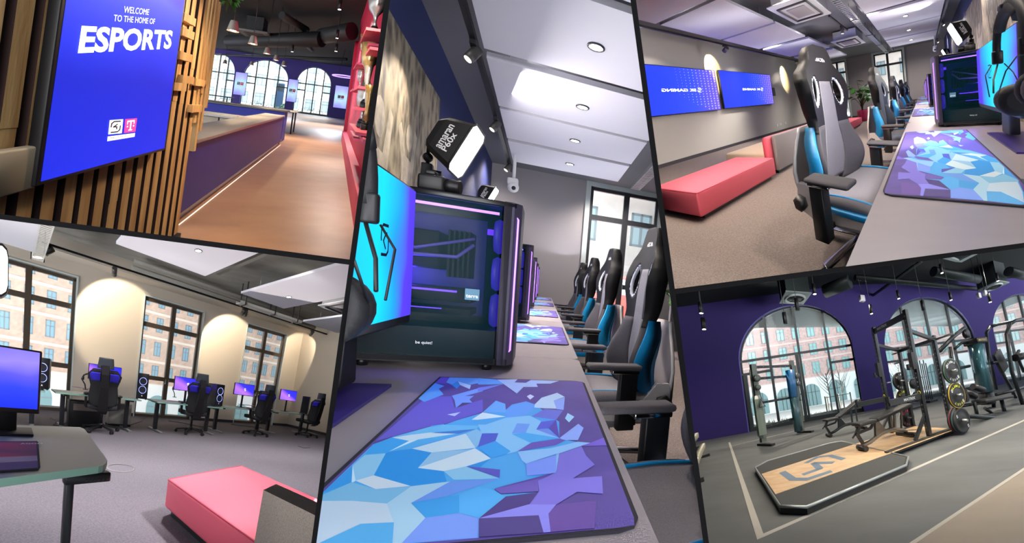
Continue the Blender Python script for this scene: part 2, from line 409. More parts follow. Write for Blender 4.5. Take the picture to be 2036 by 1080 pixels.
    for sx in (-1, 1):
        pp = MB(); pp.tube([Vector(st(.5+sx*.47, v/8))+Vector((0, 0, .004)) for v in range(9)], .006, 6)
        t.part('seat_piping', pp, M['leather_blue'], s_o, 'blue seat piping'); pp = MB(); pp.box(sx*.255-.012, sx*.255+.012, -.14, .27, .415, .452, 0, .008); t.part('seat_side_trim', pp, M['leather_blue'], s_o, 'blue seat side trim')
    fr = MB(); fr.box(-.26, .26, -.2, .25, .33, .385, 0, .02); fr.box(-.11, .11, -.12, .12, .27, .34, 0, .015)
    t.part('seat_frame', fr, mat('frame_grey', '8c8a8e', .5))
    for sx in (-1, 1):
        am = MB(); am.box(sx*.36-.045, sx*.36+.045, -.06, .21, .655, .682, 0, .012)
        ar = t.part('armrest', am, M['fabric_dark'])
        b = MB(); b.box(sx*.36-.033, sx*.36+.033, -.05, .09, .634, .655, 0, .006)
        t.part('armrest_bracket', b, M['chrome'], ar)
        p = MB(); p.box(sx*.36-.028, sx*.36+.028, -.045, .045, .34, .635, 0, .006); p.bar((sx*.15, -.03, .34), (sx*.345, -.035, .37), .06, .03)
        t.part('armrest_post', p, M['black_plastic'], ar)
    ga = MB(); ga.cyl((0, 0, .10), (0, 0, .28), .028, n=14); ga.cyl((0, 0, .07), (0, 0, .17), .042, n=14)
    t.part('gas_lift', ga, M['black_metal'])
    bs = MB()
    for k in range(5):
        a = 2*PI*k/5+.95; d = Vector((math.cos(a), math.sin(a), 0)); bs.bar(d*.03+Vector((0, 0, .105)), d*.31+Vector((0, 0, .075)), .05, .028, bev=.006)
    t.part('star_base', bs, M['chrome'])
    for k in range(5):
        a = 2*PI*k/5+.95; d = Vector((math.cos(a), math.sin(a), 0)); e = Vector((-d.y, d.x, 0)); c = d*.31+Vector((0, 0, .031)); m = MB()
        for s2 in (-1, 1): m.cyl(c+e*s2*.006, c+e*s2*.026, .031, n=14)
        m.cyl(c+Vector((0, 0, .02)), c+Vector((0, 0, .055)), .009, n=8); t.part('caster', m, M['black_plastic'])
    return t
def desk(H, y0, y1, label, group):
    t = Thing(H, 'desk', label, 'desk', (-.2, (y0+y1)/2, 0), 0, group); M = MATS; yc = (y0+y1)/2; a, b = y0-yc+.004, y1-yc-.004
    m = MB(); c = .03
    loop = [(-.44, a), (.355-c, a), (.355-.008, a+.01), (.355, a+c), (.355, b-c), (.355-.008, b-.01), (.355-c, b), (-.44, b)]
    m.prism([(x, y, .725) for x, y in loop], (0, 0, .025), 0, 1)
    t.part('desktop', m, [M['desk_laminate'], M['desk_edge']])
    for s in (-1, 1):
        y = (b-.18)*s; l = MB(); l.box(-.09, -.01, y-.03, y+.03, .03, .70, 0, .004); lg = t.part('leg', l, M['leg_metal'])
        f = MB(); f.box(-.36, .30, y-.035, y+.035, .0, .03, 0, .008); t.part('foot', f, M['leg_metal'], lg)
        f = MB(); f.box(-.32, .28, y-.03, y+.03, .70, .725); t.part('top_bracket', f, M['leg_metal'], lg)
def sk_logo(mb, c, u, v, s, m=0, k=1.):
    """the club's angular S and K mark, s high"""
    c = Vector(c); u = Vector(u).normalized(); v = Vector(v).normalized()
    def P(x, y): return c+u*(x*s)+v*(y*s)
    def st(pts, w):
        for (a, b), (e, f) in zip(pts, pts[1:]):
            d = Vector((e-a, f-b)); L = d.length; d /= L; n = Vector((-d.y, d.x))*w/2; d *= w*.3
            mb.poly([P(a-d.x+n.x, b-d.y+n.y), P(a-d.x-n.x, b-d.y-n.y), P(e+d.x-n.x, f+d.y-n.y), P(e+d.x+n.x, f+d.y+n.y)], m)
    st([(.30, .46), (-.18, .46), (-.34, .34), (-.36, .05), (-.34, -.02)], .095*k)
    st([(-.30, -.46), (.18, -.46), (.34, -.34), (.36, -.05), (.34, .02)], .095*k)
    st([(-.02, .22), (.20, .22)], .07*k); st([(-.14, -.04), (.06, .18)], .09*k); st([(-.14, -.02), (.08, -.26)], .09*k)
def pads(H, i, label, group):
    t = Thing(H, 'desk_mat', label, 'desk mat', (-.06, 1.02+1.82*i, .75), 0, group); M = MATS
    m = MB(); c = .03; x0, x1, y0, y1 = -.198, .2, -.468, .466
    loop = [(x0, y0), (x1-c, y0), (x1-c*.3, y0+c*.3), (x1, y0+c), (x1, y1-c), (x1-c*.3, y1-c*.3), (x1-c, y1), (x0, y1)]
    m.prism([(x, y, .0005) for x, y in loop], (0, 0, .0045)); b = t.part('mat_edge', m, mat('mat_black', '1d1a26', .8))
    m = MB(); e = .006; ml = [mat('print_base', '5b4a9e', .75, noise=.12, nscale=6)]; idx = {}
    m.poly([(max(x0+e, min(x1-e, x)), max(y0+e, min(y1-e, y)), .0052) for x, y in loop], 0)
    for k, ln in enumerate(PAD.strip().split('\n')):
        cc, rest = ln.split(' ', 1)
        if cc not in idx: idx[cc] = len(ml); ml.append(mat('print_'+cc, cc, .75))
        pts = []
        for q in rest.split():
            x, y = q.split(','); pts.append((int(x)/1000+.06, int(y)/1000-1.02, .0053+k*.00002))
        m.poly([(max(x0+e, min(x1-e, x)), max(y0+e, min(y1-e, y)), z) for x, y, z in pts], idx[cc])
    t.part('printed_top', m, ml, None, 'faceted blue, white and violet print')
def monitor(H, i, label, group):
    t = Thing(H, 'monitor', label, 'monitor', (-.40, 1.27+1.82*i, .75), 0, group); M = MATS
    m = MB(); m.box(0, .045, -.305, .305, .145, .53, 0, .008); bo = t.part('housing', m, M['black_plastic'])
    sc = MB(); sc.quad([(.0465, -.298, .170), (.0465, .298, .170), (.0465, .298, .522), (.0465, -.298, .522)])
    s_o = t.part('screen', sc, screen_mat('monitor_glow', [(0, '5a3be8'), (.18, '20b4f0'), (.5, '10c8f4'), (.72, '2090f0'), (.88, '5038e0'), (1, '4a35d8')], 0, 1.0, .3, 1.6))
    lg = MB(); sk_logo(lg, (.0475, .04, .365), (0, 1, 0), (0, 0, 1), .075); t.part('club_logo', lg, mat('logo_dark', '101428', .5), s_o)
    st = MB(); st.box(-.05, .0, -.05, .05, .02, .42, 0, .008); t.part('stand', st, M['black_plastic'])
    st = MB(); st.prism([(-.20, -.30, .0005), (.06, -.30, .0005), (.06, .09, .0005), (-.20, .09, .0005)], (0, 0, .008)); t.part('stand_plate', st, mat('plate_indigo', '2e2370', .4))
def tower_pc(H, i, label, group):
    t = Thing(H, 'desktop_computer', label, 'computer', (-.30, 1.74+1.82*i, .75), 0, group); M = MATS
    x0, x1, y0, y1, z0, z1 = -.22, .205, -.115, .115, .02, .545
    m = MB(); m.box(x0, x1, y1-.012, y1, z0, z1); m.box(x0, x0+.015, y0, y1, z0, z1); m.box(x0, x1, y0, y1, z1-.018, z1, 0, .004); m.box(x0, x1, y0, y1, z0, z0+.02)
    m.box(x1-.035, x1-.012, y0, y1, z0, z1); m.box(x0, x1-.03, y0+.012, y1-.012, z0+.02, z0+.11)
    for a, b in ((x0+.03, y0+.03), (x1-.06, y0+.03), (x0+.03, y1-.03), (x1-.06, y1-.03)): m.cyl((a, b, 0), (a, b, .022), .014, n=10)
    bo = t.part('case', m, M['pc_black'])
    f = MB(); f.prism([(x1-.03, y0, z0+.0), (x1-.005, y0+.0, z0), (x1+.016, y0+.03, z0), (x1+.016, y1-.03, z0), (x1-.005, y1, z0), (x1-.03, y1, z0)], (0, 0, z1-z0)); fp = t.part('front_panel', f, mat('pc_front', '4a4458', .4))
    for s, nm in ((-1, 'led_strip'), (1, 'led_strip')):
        l = MB(); y = (y0+.014) if s < 0 else (y1-.014); l.tube([(x1-.03, y-.02*(-s)*-1 if False else y, z1-.006), (x1+.007, y, z1-.05), (x1+.007, y, z0+.05), (x1-.03, y, z0+.004)], .003, 6); t.part(nm, l, M['led_purple'], fp, 'glowing lilac light strip')
    g = MB(); g.box(x0+.004, x1-.04, y0, y0+.004, z0+.004, z1-.014); t.part('glass_side', g, M['pc_glass'])
    mb = MB(); mb.box(x0+.03, x1-.10, y1-.03, y1-.02, z0+.14, z1-.05); bd = t.part('motherboard', mb, mat('board', '2a2070', .5))
    gp = MB(); gp.box(x0+.03, x1-.12, y0+.05, y1-.03, z0+.19, z0+.235, 0, .004); gp.box(x0+.03, x1-.12, y0+.05, y1-.03, z0+.15, z0+.17); gpu = t.part('graphics_card', gp, M['gpu'])
    ll = MB(); ll.box(x0+.04, x1-.16, y0+.047, y0+.05, z0+.222, z0+.228); ll.box(x0+.04, x1-.2, y0+.047, y0+.05, z0+.166, z0+.169); t.part('card_light', ll, M['led_violet'], gpu)
    co = MB(); co.box(x0+.09, x0+.21, y0+.055, y1-.03, z0+.29, z0+.41, 0, .006)
    for k in range(5): co.box(x0+.23+k*.014, x0+.236+k*.014, y0+.07, y1-.03, z0+.27, z0+.42)
    t.part('cpu_cooler', co, M['gpu'])
    fn = MB()
    for k in range(3): fn.lathe([(.055, 0), (.058, .01), (.05, .022)], (x1-.045, 0, z0+.17+k*.125), (-1, 0, 0), 20)
    t.part('intake_fan', fn, mat('fan_violet', '3a2a80', .5, emit=.35, ecol='3a28c8'))
    ls = MB(); ls.box(x0+.02, x1-.05, y0+.03, y0+.036, z1-.042, z1-.034); t.part('top_light', ls, M['led_purple'], None, 'lilac light bar under the case roof')
    wl = MB(); wl.box(x0+.02, x1-.05, y1-.02, y1-.016, z0+.43, z0+.45); t.part('rear_glow_bar', wl, M['led_violet'])
    cb = MB(); cb.tube([(x0+.03, y0+.05, z0+.36), (x0+.14, y0+.035, z0+.33), (x0+.26, y0+.05, z0+.335), (x1-.12, y0+.06, z0+.38)], .006, 6); cb.tube([(x0+.03, y0+.06, z0+.38), (x0+.15, y0+.04, z0+.35), (x1-.12, y0+.07, z0+.40)], .005, 6); t.part('cables', cb, mat('cable_violet', '5648a0', .5))
    for yy, zz in ((y0+.07, z0+.40), (y0+.06, z0+.27)): lamp(H, 'POINT', (-.38, 1.74+1.82*i+yy, .75+zz), 1.6, '5a38ff', .02)
    tx = MB(); tx.text('be quiet!', (x0+.17, y0-.001, z0+.055), (1, 0, 0), (0, 0, 1), .012, None, 0, .01); t.part('lettering', tx, M['text_white'])
    tt = MB(); tt.box(x0+.295, x0+.335, y0-.0015, y0-.0005, z0+.205, z0+.24); st = t.part('sticker', tt, mat('sticker_glass', '4f7f96', .5))
    tt = MB(); tt.text('terra', (x0+.298, y0-.0025, z0+.212), (1, 0, 0), (0, 0, 1), .010, .034, 0, .02); t.part('sticker_lettering', tt, M['text_white'], st)
def headset(H, base, rz, label):
    t = Thing(H, 'headset', label, 'headset', base, rz); M = MATS
    m = MB(); m.tube([(math.cos(a)*.092, 0, .115+math.sin(a)*.105) for a in [PI*(-.05+1.1*k/20) for k in range(21)]], .011, 8); m.tube([(math.cos(a)*.082, 0, .112+math.sin(a)*.096) for a in [PI*(.2+.6*k/12) for k in range(13)]], .016, 8); hb = t.part('headband', m, M['leather_black'])
    for s in (-1, 1):
        y = MB(); y.box(s*.088-.007, s*.088+.007, -.014, .014, .075, .115, 0, .004); y.tube([(s*.088, .016, .075), (s*.08, .035, .045), (s*.03, .04, -.02)], .0016, 6); y.tube([(s*.088, -.016, .075), (s*.08, -.035, .045), (s*.03, -.04, -.02)], .0016, 6); t.part('yoke', y, M['black_metal'], hb)
        e = MB(); cx = -.17 if s < 0 else -.005; cz = 0 if s < 0 else -.03; e.lathe([(.026, .018), (.037, .016), (.040, .0), (.037, -.016)], (cx, 0, cz), (s, 0, 0), 20); c = t.part('ear_cup', e, M['black_plastic'])
        e = MB(); e.lathe([(.036, 0), (.042, .008), (.040, .022), (.025, .027)], (cx-s*.016, 0, cz), (-s, 0, 0), 20); t.part('ear_cushion', e, M['leather_black'], c)
    m = MB(); m.tube([(.088, 0, .075), (.06, -.02, .03), (.03, -.03, -.01)], .0025, 6); t.part('cable', m, M['black_plastic'])
def panel_light(H, c, R, label, k=1., foot=-.5):
    """LED panel lamp in a soft box on a ball head; R's columns: long side, lettered side, shining direction"""
    t = Thing(H, 'panel_light', label, 'studio light', c, 0, 'studio panel lights above the desks'); M = MATS; R = Matrix(R); ex, ey, ez = R.col[0], R.col[1], R.col[2]
    def rr(l, w, f): 
        e = .03*k; return [ex*x*k+ey*y*k+ez*f*k for x, y in ((-l+.03, -w), (l-.03, -w), (l, -w+.03), (l, w-.03), (l-.03, w), (-l+.03, w), (-l, w-.03), (-l, -w+.03))]
    m = MB(); m.loft([rr(.10, .07, -.20), rr(.125, .088, -.16), rr(.17, .115, 0)], 0, False); so = t.part('softbox', m, mat('softbox_cloth', '1e1e20', .8))
    m = MB(); m.poly(rr(.163, .108, .002)); t.part('diffuser', m, M['lamp_white'], so, 'glowing white diffuser')
    m = MB(); m.tube(rr(.17, .115, 0), .007*k, 6, closed=True); t.part('softbox_rim', m, M['black_plastic'], so)
    m = MB(); n = (ey+ez*-.17).normalized(); v = (-ez-ey*.17).normalized()
    for tx, f, hh, w in (('amaran', -.088, .034, .17), ('P60x', -.048, .04, .13)): m.text(tx, ex*(-.085*k)+ey*((.115+f*.17)*k)+ez*(f*k), ex, v, hh*k, w*k, 0, .02, lift=n*.003)
    t.part('lettering', m, M['text_white'], so)
    j = -ez*.20*k-ex*.10*k; m = MB(); m.tube([j+ez*.08*k, j, j+Vector((0, 0, -.12*k))], .012*k, 8); m.sphere(j+Vector((0, 0, -.06*k)), .03*k, n=12); m.box(j.x-.03*k, j.x+.03*k, j.y-.03*k, j.y+.03*k, j.z-.2*k, j.z-.1*k, 0, .006); m.cyl(j+Vector((.02*k, 0, -.15*k)), j+Vector((.08*k, 0, -.15*k)), .018*k, n=10); t.part('ball_head', m, M['black_metal'])
    m = MB(); m.cyl(j+Vector((0, 0, foot)), j+Vector((0, 0, -.15*k)), .011*k, n=8); t.part('post', m, M['black_metal'])
    return t
def window(H, n, x0, x1, y, z0, z1, mull, bars, view, ydir=1, fr=.06, frame_col='win_frame', handles=True):
    """tall casement: frame, mullion, transoms, panes"""
    m = MB(); d = .07
    for a, b in ((x0, x0+fr), (x1-fr, x1)): m.box(a, b, y, y+d, z0, z1)
    m.box(x0, x1, y, y+d, z1-fr, z1); m.box(x0, x1, y, y+d, z0, z0+fr)
    for q in mull: m.box(q-fr*.9, q+fr*.9, y-.01, y+d, z0, z1)
    for z in bars: m.box(x0, x1, y-.005, y+d, z-fr*.8, z+fr*.8)
    o = struct(H, 'window_%d' % n, m, MATS[frame_col])
    g = MB(); g.box(x0+fr, x1-fr, y+.03, y+.04, z0+fr, z1-fr)
    mesh_obj(H, 'window_pane', g, MATS['glass_pane'], o).location = -Vector(o.location)+H.world((0, 0, 0))
    if handles and mull:
        h = MB()
        for q in mull:
            for s in (-.045, .045): h.box(q+s-.01, q+s+.01, y-.05, y-.01, 1.02, 1.05); h.box(q+s-.009, q+s+.009, y-.055, y-.04, 1.03, 1.16)
        mesh_obj(H, 'window_handle', h, mat('handle_steel', 'c0c2c4', .3, .6), o).location = -Vector(o.location)+H.world((0, 0, 0))
    return o
def wall_with_openings(H, name, m, x0, x1, y, th, z0, z1, ops, along='x', reveal=None):
    """a wall along x at y (thickness th away from the room) with rectangular openings (a, b, zb, zt)"""
    mb = MB(); xs = x0
    for a, b, zb, zt in sorted(ops):
        if a > xs: mb.box(xs, a, y, y+th, z0, z1)
        if zb > z0: mb.box(a, b, y, y+th, z0, zb)
        if zt < z1: mb.box(a, b, y, y+th, zt, z1)
        xs = b
    if xs < x1: mb.box(xs, x1, y, y+th, z0, z1)
    return struct(H, name, mb, m)
def facade(H, label, x0, x1, y, z0, z1, wall, bay, storey, wd, wh, group, ground=0., arch=False, sill='d8cfc4', glass='8fb8c4', zs=0.):
    """a brick block of flats across the street: wall with one frame and pane per window"""
    t = Thing(H, 'apartment_building', label, 'building', ((x0+x1)/2, y, z0)); cx = (x0+x1)/2
    m = MB(); m.box(x0-cx, x1-cx, 0, 2., 0, z1-z0); w = t.part('facade', m, wall)
    s = MB(); k = 0; z = zs
    while z < z1-z0: s.box(x0-cx, x1-cx, -.08, .02, z-.14, z+.1); z += storey
    t.part('string_course', s, mat('course_'+sill, sill, .8))
    nz = 0; zz = zs
    while zz+storey <= z1-z0+.5:
        nx = int((x1-x0)/bay)
        for i in range(nx):
            xc = x0-cx+bay*(i+.5); g = MB(); a, b, c, d = xc-wd/2, xc+wd/2, zz+(storey-wh)/2+.1, zz+(storey+wh)/2+.1
            for q in ((a, a+.09, c, d), (b-.09, b, c, d), (a, b, d-.09, d), (a, b, c, c+.09), (xc-.045, xc+.045, c, d), (a, b, d-.55, d-.47)): g.box(q[0], q[1], -.06, .02, q[2], q[3])
            fo = t.part('window', g, mat('facade_frame', '7f8d92', .6)); g = MB(); g.box(a+.05, b-.05, -.02, .01, c+.05, d-.05); t.part('pane', g, mat('facade_glass_'+glass, glass, .15, spec=.8), fo)
        zz += storey
    return t
def spot_head(H, base, aim, label, group, drop=.12, r=.045, L=.15, name='track_spotlight', power=0, col='ffe2b0', angle=60, blend=.25):
    t = Thing(H, name, label, 'spotlight', base, 0, group); M = MATS; b = Vector(base)
    m = MB(); m.cyl((0, 0, 0), (0, 0, -drop), .008, n=8); m.box(-.02, .02, -.06, .06, -.03, 0); t.part('mount', m, M['black_metal'])
    d = (Vector(aim)-b-Vector((0, 0, -drop))).normalized(); c = Vector((0, 0, -drop)); m = MB(); m.cyl(c-d*L*.5, c+d*L*.5, r, n=18); hd = t.part('lamp_head', m, mat('spot_grey', '4a4846', .45, .3))
    m = MB(); m.lathe([(r*.80, 0), (r*.6, -.0005)], c+d*(L*.5+.001), d, 18); t.part('lens', m, mat('spot_lens', 'fff2dc', .4, emit=1.2), hd)
    if power: lamp(H, 'SPOT', b+c+d*(L*.5+.02), power, col, .02, aim, angle, blend)
    return t
def ceiling_panel(H, x0, x1, y0, y1, z, label, group, lights=(), th=.045):
    t = Thing(H, 'acoustic_ceiling_panel', label, 'ceiling panel', ((x0+x1)/2, (y0+y1)/2, z), 0, group); M = MATS; hx, hy = (x1-x0)/2, (y1-y0)/2
    m = MB(); m.box(-hx, hx, -hy, hy, 0, th, 0); t.part('panel', m, M['panel_white'])
    w = MB()
    for a in (-.8, .8):
        for b in (-.7, .7): w.cyl((hx*a, hy*b, th), (hx*a, hy*b, th+.28), .004, n=6)
    t.part('hanger_wires', w, M['cable_steel'])
    for (px, py, on) in lights:
        c = (px-(x0+x1)/2, py-(y0+y1)/2, -.004); m = MB(); m.lathe([(.048, .004), (.062, .004), (.062, -.004), (.048, -.006)], c, (0, 0, 1), 24, cap=False); d = t.part('downlight_ring', m, mat('ring_dark', '4a4a50', .4, .5))
        m = MB(); m.lathe([(.05, 0), (.03, .0005)], c, (0, 0, 1), 24); t.part('downlight_lens', m, M['downlight'], d)
        if on: lamp(H, 'SPOT', (px, py, z-.02), on, 'fff0e0', .05, (px, py, 0), 120, .6)
    return t
def pot_plant(H, base, label):
    t = Thing(H, 'potted_plant', label, 'plant', base); M = MATS
    m = MB(); m.lathe([(.17, 0), (.185, .01), (.25, .44), (.255, .47), (.235, .47), (.225, .42), (.05, .42)], (0, 0, 0), (0, 0, 1), 28); p = t.part('pot', m, M['pink_pot'], None, 'glossy magenta pot')
    m = MB(); m.cyl((0, 0, .40), (0, 0, .43), .22); t.part('soil', m, M['soil'], p)
    r = random.Random(3); st = MB(); lf = MB()
    for k in range(17):
        a = r.uniform(0, 2*PI); L = r.uniform(.55, 1.35); sp = r.uniform(.3, .85); pts = [Vector((0, 0, .42)) + Vector((math.cos(a)*sp*q*q, math.sin(a)*sp*q*q, L*q)) + Vector((r.uniform(-.02, .02), r.uniform(-.02, .02), 0)) for q in (0, .3, .6, .85, 1)]
        st.tube(pts, [.016, .013, .010, .008, .006], 6)
        for j in range(4):
            e = pts[-1] if j == 0 else pts[2]+(pts[-1]-pts[2])*r.uniform(.1, 1); b = r.uniform(0, 2*PI); d = Vector((math.cos(b), math.sin(b), r.uniform(-.6, .3))).normalized(); n = d.cross(Vector((r.uniform(-.4, .4), r.uniform(-.4, .4), 1))).normalized(); up = n.cross(d)
            s = r.uniform(.17, .28); L2 = [(0, 0), (.25, .38), (.5, .5), (.62, .3), (.8, .42), (1.05, .2), (1.25, 0), (1.05, -.2), (.8, -.42), (.62, -.3), (.5, -.5), (.25, -.38)]
            pt = [e+d*(x*s)+n*(y*s)-up*(.25*s*x*x) for x, y in L2]; c0 = e+d*(.6*s)-up*(.02*s)
            lf.add([c0]+pt, [[0, i+1, (i+1) % 12+1] for i in range(12)], 0, True)
    t.part('stems', st, M['stem']); o = t.part('leaves', lf, M['leaf']); o['kind'] = 'stuff'
def bench(H, base, L, Wd, label, back=None, z1=.30):
    """low pink cushion bench, local x along its length"""
    t = Thing(H, 'lounge_bench', label, 'bench', base); M = MATS
    m = MB(); m.box(-L/2, L/2, -Wd/2, Wd/2, .05, z1, 0, .025, seg=3); c = t.part('cushion', m, M['pink'])
    m = MB()
    for s in (-1, 1): m.tube([(-L/2+.012, s*(Wd/2-.01), z1-.012), (L/2-.012, s*(Wd/2-.01), z1-.012)], .008, 6); m.tube([(s*(L/2-.01), -Wd/2+.012, z1-.012), (s*(L/2-.01), Wd/2-.012, z1-.012)], .008, 6)
    t.part('piping', m, mat('pink_piping', 'c84860', .7), c)
    m = MB(); m.box(-L/2+.06, L/2-.06, -Wd/2+.06, Wd/2-.06, 0, .05); t.part('plinth', m, M['black_plastic'])
    return t
def tv(H, x, y0, y1, z0, z1, label):
    t = Thing(H, 'wall_screen', label, 'television', (x, (y0+y1)/2, (z0+z1)/2), 0, 'wall screens'); hy, hz = (y1-y0)/2, (z1-z0)/2; M = MATS
    m = MB(); m.box(-.06, .0, -hy, hy, -hz, hz, 0, .006); m.box(0, .07, -hy*.5, hy*.5, -hz*.4, hz*.4); b = t.part('housing', m, M['black_plastic'])
    s = MB(); s.quad([(-.0615, hy-.015, -hz+.015), (-.0615, -hy+.015, -hz+.015), (-.0615, -hy+.015, hz-.015), (-.0615, hy-.015, hz-.015)])
    so = t.part('screen', s, screen_mat('tv_blue', [(0, '6a55e8'), (.3, '3048ff'), (.6, '1f3cff'), (1, '1a35f0')], 0, 1.0, .05))
    p = MB()
    for i in range(13):
        for j in range(16):
            u = .02+.046*i; k = max(0., min(1, 1.0-(u+.22*abs(j/15-.55)*0)/.62 + .1*math.sin(j)*0)); v = (j+.5)/16; sz = .026*k*(1 if (i+j) % 2 else .8)
            if sz < .004 or (v < .5-.9*(0.62-u)*1.2): continue
            yy = hy-.02-(2*hy-.04)*u; zz = -hz+.02+(2*hz-.04)*v; dn = 1
            p.poly([(-.063, yy+sz, zz+sz*dn), (-.063, yy, zz-sz*dn), (-.063, yy-sz, zz+sz*dn)])
    t.part('triangle_pattern', p, mat('tv_tri', 'a9a4ff', .5, emit=.8, ecol='a39cff'), so)
    x = MB(); x.text('SK GAMING', (-.064, hy*.42, -.03), (0, -1, 0), (0, 0, 1), .07, hy*.72, 0, .03)
    sk_logo(x, (-.064, hy*.50, .005), (0, -1, 0), (0, 0, 1), .11, 0, 1.3)
    t.part('lettering', x, mat('screen_white', 'ffffff', .5, emit=1.), so)
    return t
def cassette_ac(H, base, label, s=.84):
    t = Thing(H, 'ceiling_air_conditioner', label, 'air conditioner', base, 0, 'ceiling cassettes'); M = MATS; h = s/2
    m = MB(); m.box(-h, h, -h, h, 0, .03, 0, .012); m.box(-h*.85, h*.85, -h*.85, h*.85, .03, .28); f = t.part('fascia', m, M['white_plastic'])
    m = MB(); q = h*.62
    L = [(math.copysign(q, math.cos(a))*min(1, abs(math.cos(a))*1.6), math.copysign(q, math.sin(a))*min(1, abs(math.sin(a))*1.6), -.004) for a in [2*PI*k/32 for k in range(32)]]
    m.tube([(x*1.12, y*1.12, z) for x, y, z in L], .022, 6, closed=True); t.part('air_slot', m, mat('slot_dark', '2c2d30', .6), f)
    m = MB(); m.box(-q*.72, q*.72, -q*.72, q*.72, -.012, .0, 0, .006); t.part('grille', m, mat('grille_grey', 'a9a6a8', .7, noise=.2, nscale=300), f)
    return t
def arena(H, view):
    arena_mats(); M = MATS; up = view != 'centre'; V = ', centre view' if not up else ', upper right view'
    YF = 9.5; ZC = 3.08
    m = MB(); m.box(-1.3, 5.8, -1.5, YF+.3, -.1, 0); struct(H, 'floor', m, M['carpet'])
    m = MB(); m.box(-1.3, 5.8, -1.5, YF+.3, ZC, ZC+.1); struct(H, 'ceiling', m, M['ceiling_grey'])
    m = MB(); m.box(-1.15, -1.0, -1.5, YF, 0, ZC); struct(H, 'wall_left', m, M['mural_wall_blue'])
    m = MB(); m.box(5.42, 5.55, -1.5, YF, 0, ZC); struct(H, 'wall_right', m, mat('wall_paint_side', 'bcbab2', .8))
    wn = [(.74, 2.11, 0, 3.0), (3.62, 4.55, 0, 3.0)]
    wall_with_openings(H, 'wall_back', M['wall_paint'], -1.0, 5.42, YF, .28, 0, ZC, wn)
    for k, (a, b, zb, zt) in enumerate(wn):
        m = MB(); m.box(a-.09, a, YF-.03, YF+.26, 0, zt+.09); m.box(b, b+.09, YF-.03, YF+.26, 0, zt+.09); m.box(a, b, YF-.03, YF+.26, zt, zt+.09); struct(H, 'trim_%d' % (k+1), m, M['win_reveal'])
        window(H, k+1, a, b, YF+.06, 0.0, zt, [(a+b)/2+.03], [.98+.12, 2.42], V)
    m = MB(); m.box(-1., .65, YF-.015, YF, 0, .07); m.box(2.2, 3.53, YF-.015, YF, 0, .07); struct(H, 'baseboard_back', m, M['skirting'])
    m = MB(); m.box(5.405, 5.42, -1.5, YF, 0, .08); struct(H, 'baseboard_right', m, M['skirting'])
    # the street behind the windows
    facade(H, 'pale office block across the street behind the window'+V, -6, 14, YF+9, -1, 13, mat('pale_render', 'd9d2ca', .9, noise=.06, nscale=3), 2.1, 2.9, .8, 1.3, None, sill='e4e0da', glass='a8c4cc')
    m = MB(); m.box(-8, 16, YF+.3, YF+9, -.3, -.02); struct(H, 'ground', m, mat('pavement', 'b8b4ae', .9, noise=.1, nscale=2))
    for x in (-.5, 1.6, 3.6, 5.6): lamp(H, 'AREA', (x, YF+2.2, 2.2), 420, 'f4f8ff', 1.4, (x, YF+8.8, 2.9), sizey=2.)  # unseen lamps added to brighten the facade
    lamp(H, 'AREA', (1.4, YF+2.2, 5.6), 500, 'e8f0ff', 2.2, (1.2, 4.2, .0))  # area lamp added above the window to shine in like the sky
    if not up:
        c = Thing(H, 'car', 'small red and white car parked outside the window'+V, 'car', (2.3, YF+4.2, 0)); m = MB(); m.prism([(-1.9, -.8, .3), (1.9, -.8, .3), (1.95, -.8, .75), (1.1, -.8, .85), (.6, -.8, 1.4), (-1.2, -.8, 1.4), (-1.9, -.8, .9)], (0, 1.6, 0)); c.part('body', m, mat('car_red', 'c04a44', .3))
        m = MB(); m.prism([(1.0, -.81, .88), (.55, -.81, 1.32), (-1.1, -.81, 1.32), (-1.5, -.81, .92)], (0, 1.62, 0)); c.part('glazing', m, mat('car_glass', '9ab0bc', .1))
        for sx in (-1.2, 1.2):
            m = MB(); m.cyl((sx, -.84, .32), (sx, .84, .32), .32); c.part('wheel', m, M['black_plastic'])
    # ceiling
    rows = [(1.62, 2.93), (3.04, 4.09), (4.24, 5.31), (5.39, 6.42), (6.55, 7.6)]
    names = ['nearest', 'second', 'third', 'fourth', 'farthest']
    for k, (a, b) in enumerate(rows):
        ceiling_panel(H, -.53, .99, a, b, 2.75, '%s white ceiling panel with one downlight in the row above the desks%s' % (names[k], V), 'white ceiling panels', [(.235, (a+b)/2+(0 if k else .2), 75 if k < 4 else 45)])
    if up:
        for k, (x0, x1, a, b) in enumerate([(2.7, 4.3, .9, 2.1), (2.7, 4.3, 2.17, 3.29), (2.7, 4.3, 3.35, 4.44), (2.7, 4.3, 4.6, 5.86), (2.7, 4.3, 6.1, 7.4)]):
            ceiling_panel(H, x0, x1, a, b, 2.75, '%s white ceiling panel of the row above the wall screens%s' % (names[k], V), 'white ceiling panels')
        for k, (x, y) in enumerate([(2.0, 3.25), (2.02, 5.85)]): cassette_ac(H, (x, y, 2.76), ['large', 'farther'][k]+' square white ceiling air conditioner'+V, .86)
        t = Thing(H, 'cable_tray', 'perforated steel cable tray hung along the dark ceiling'+V, 'cable tray', (1.26, 4.8, 2.72)); m = MB()
        for s in (-1, 1): m.box(s*.07-.004, s*.07+.004, -3.6, 3.6, 0, .06)
        for k in range(100): m.box(-.07, .07, -3.6+k*.072, -3.6+k*.072+.03, 0, .006)
        t.part('tray', m, M['cable_steel'])
        for k in range(6):
            m = MB(); y = -3.2+k*1.28; m.cyl((-.09, y, 0), (-.09, y, .36), .006, n=6); m.cyl((.09, y, 0), (.09, y, .36), .006, n=6); m.bar((-.1, y, -.01), (.1, y, -.01), .02, .01); t.part('hanger', m, M['leg_metal'])
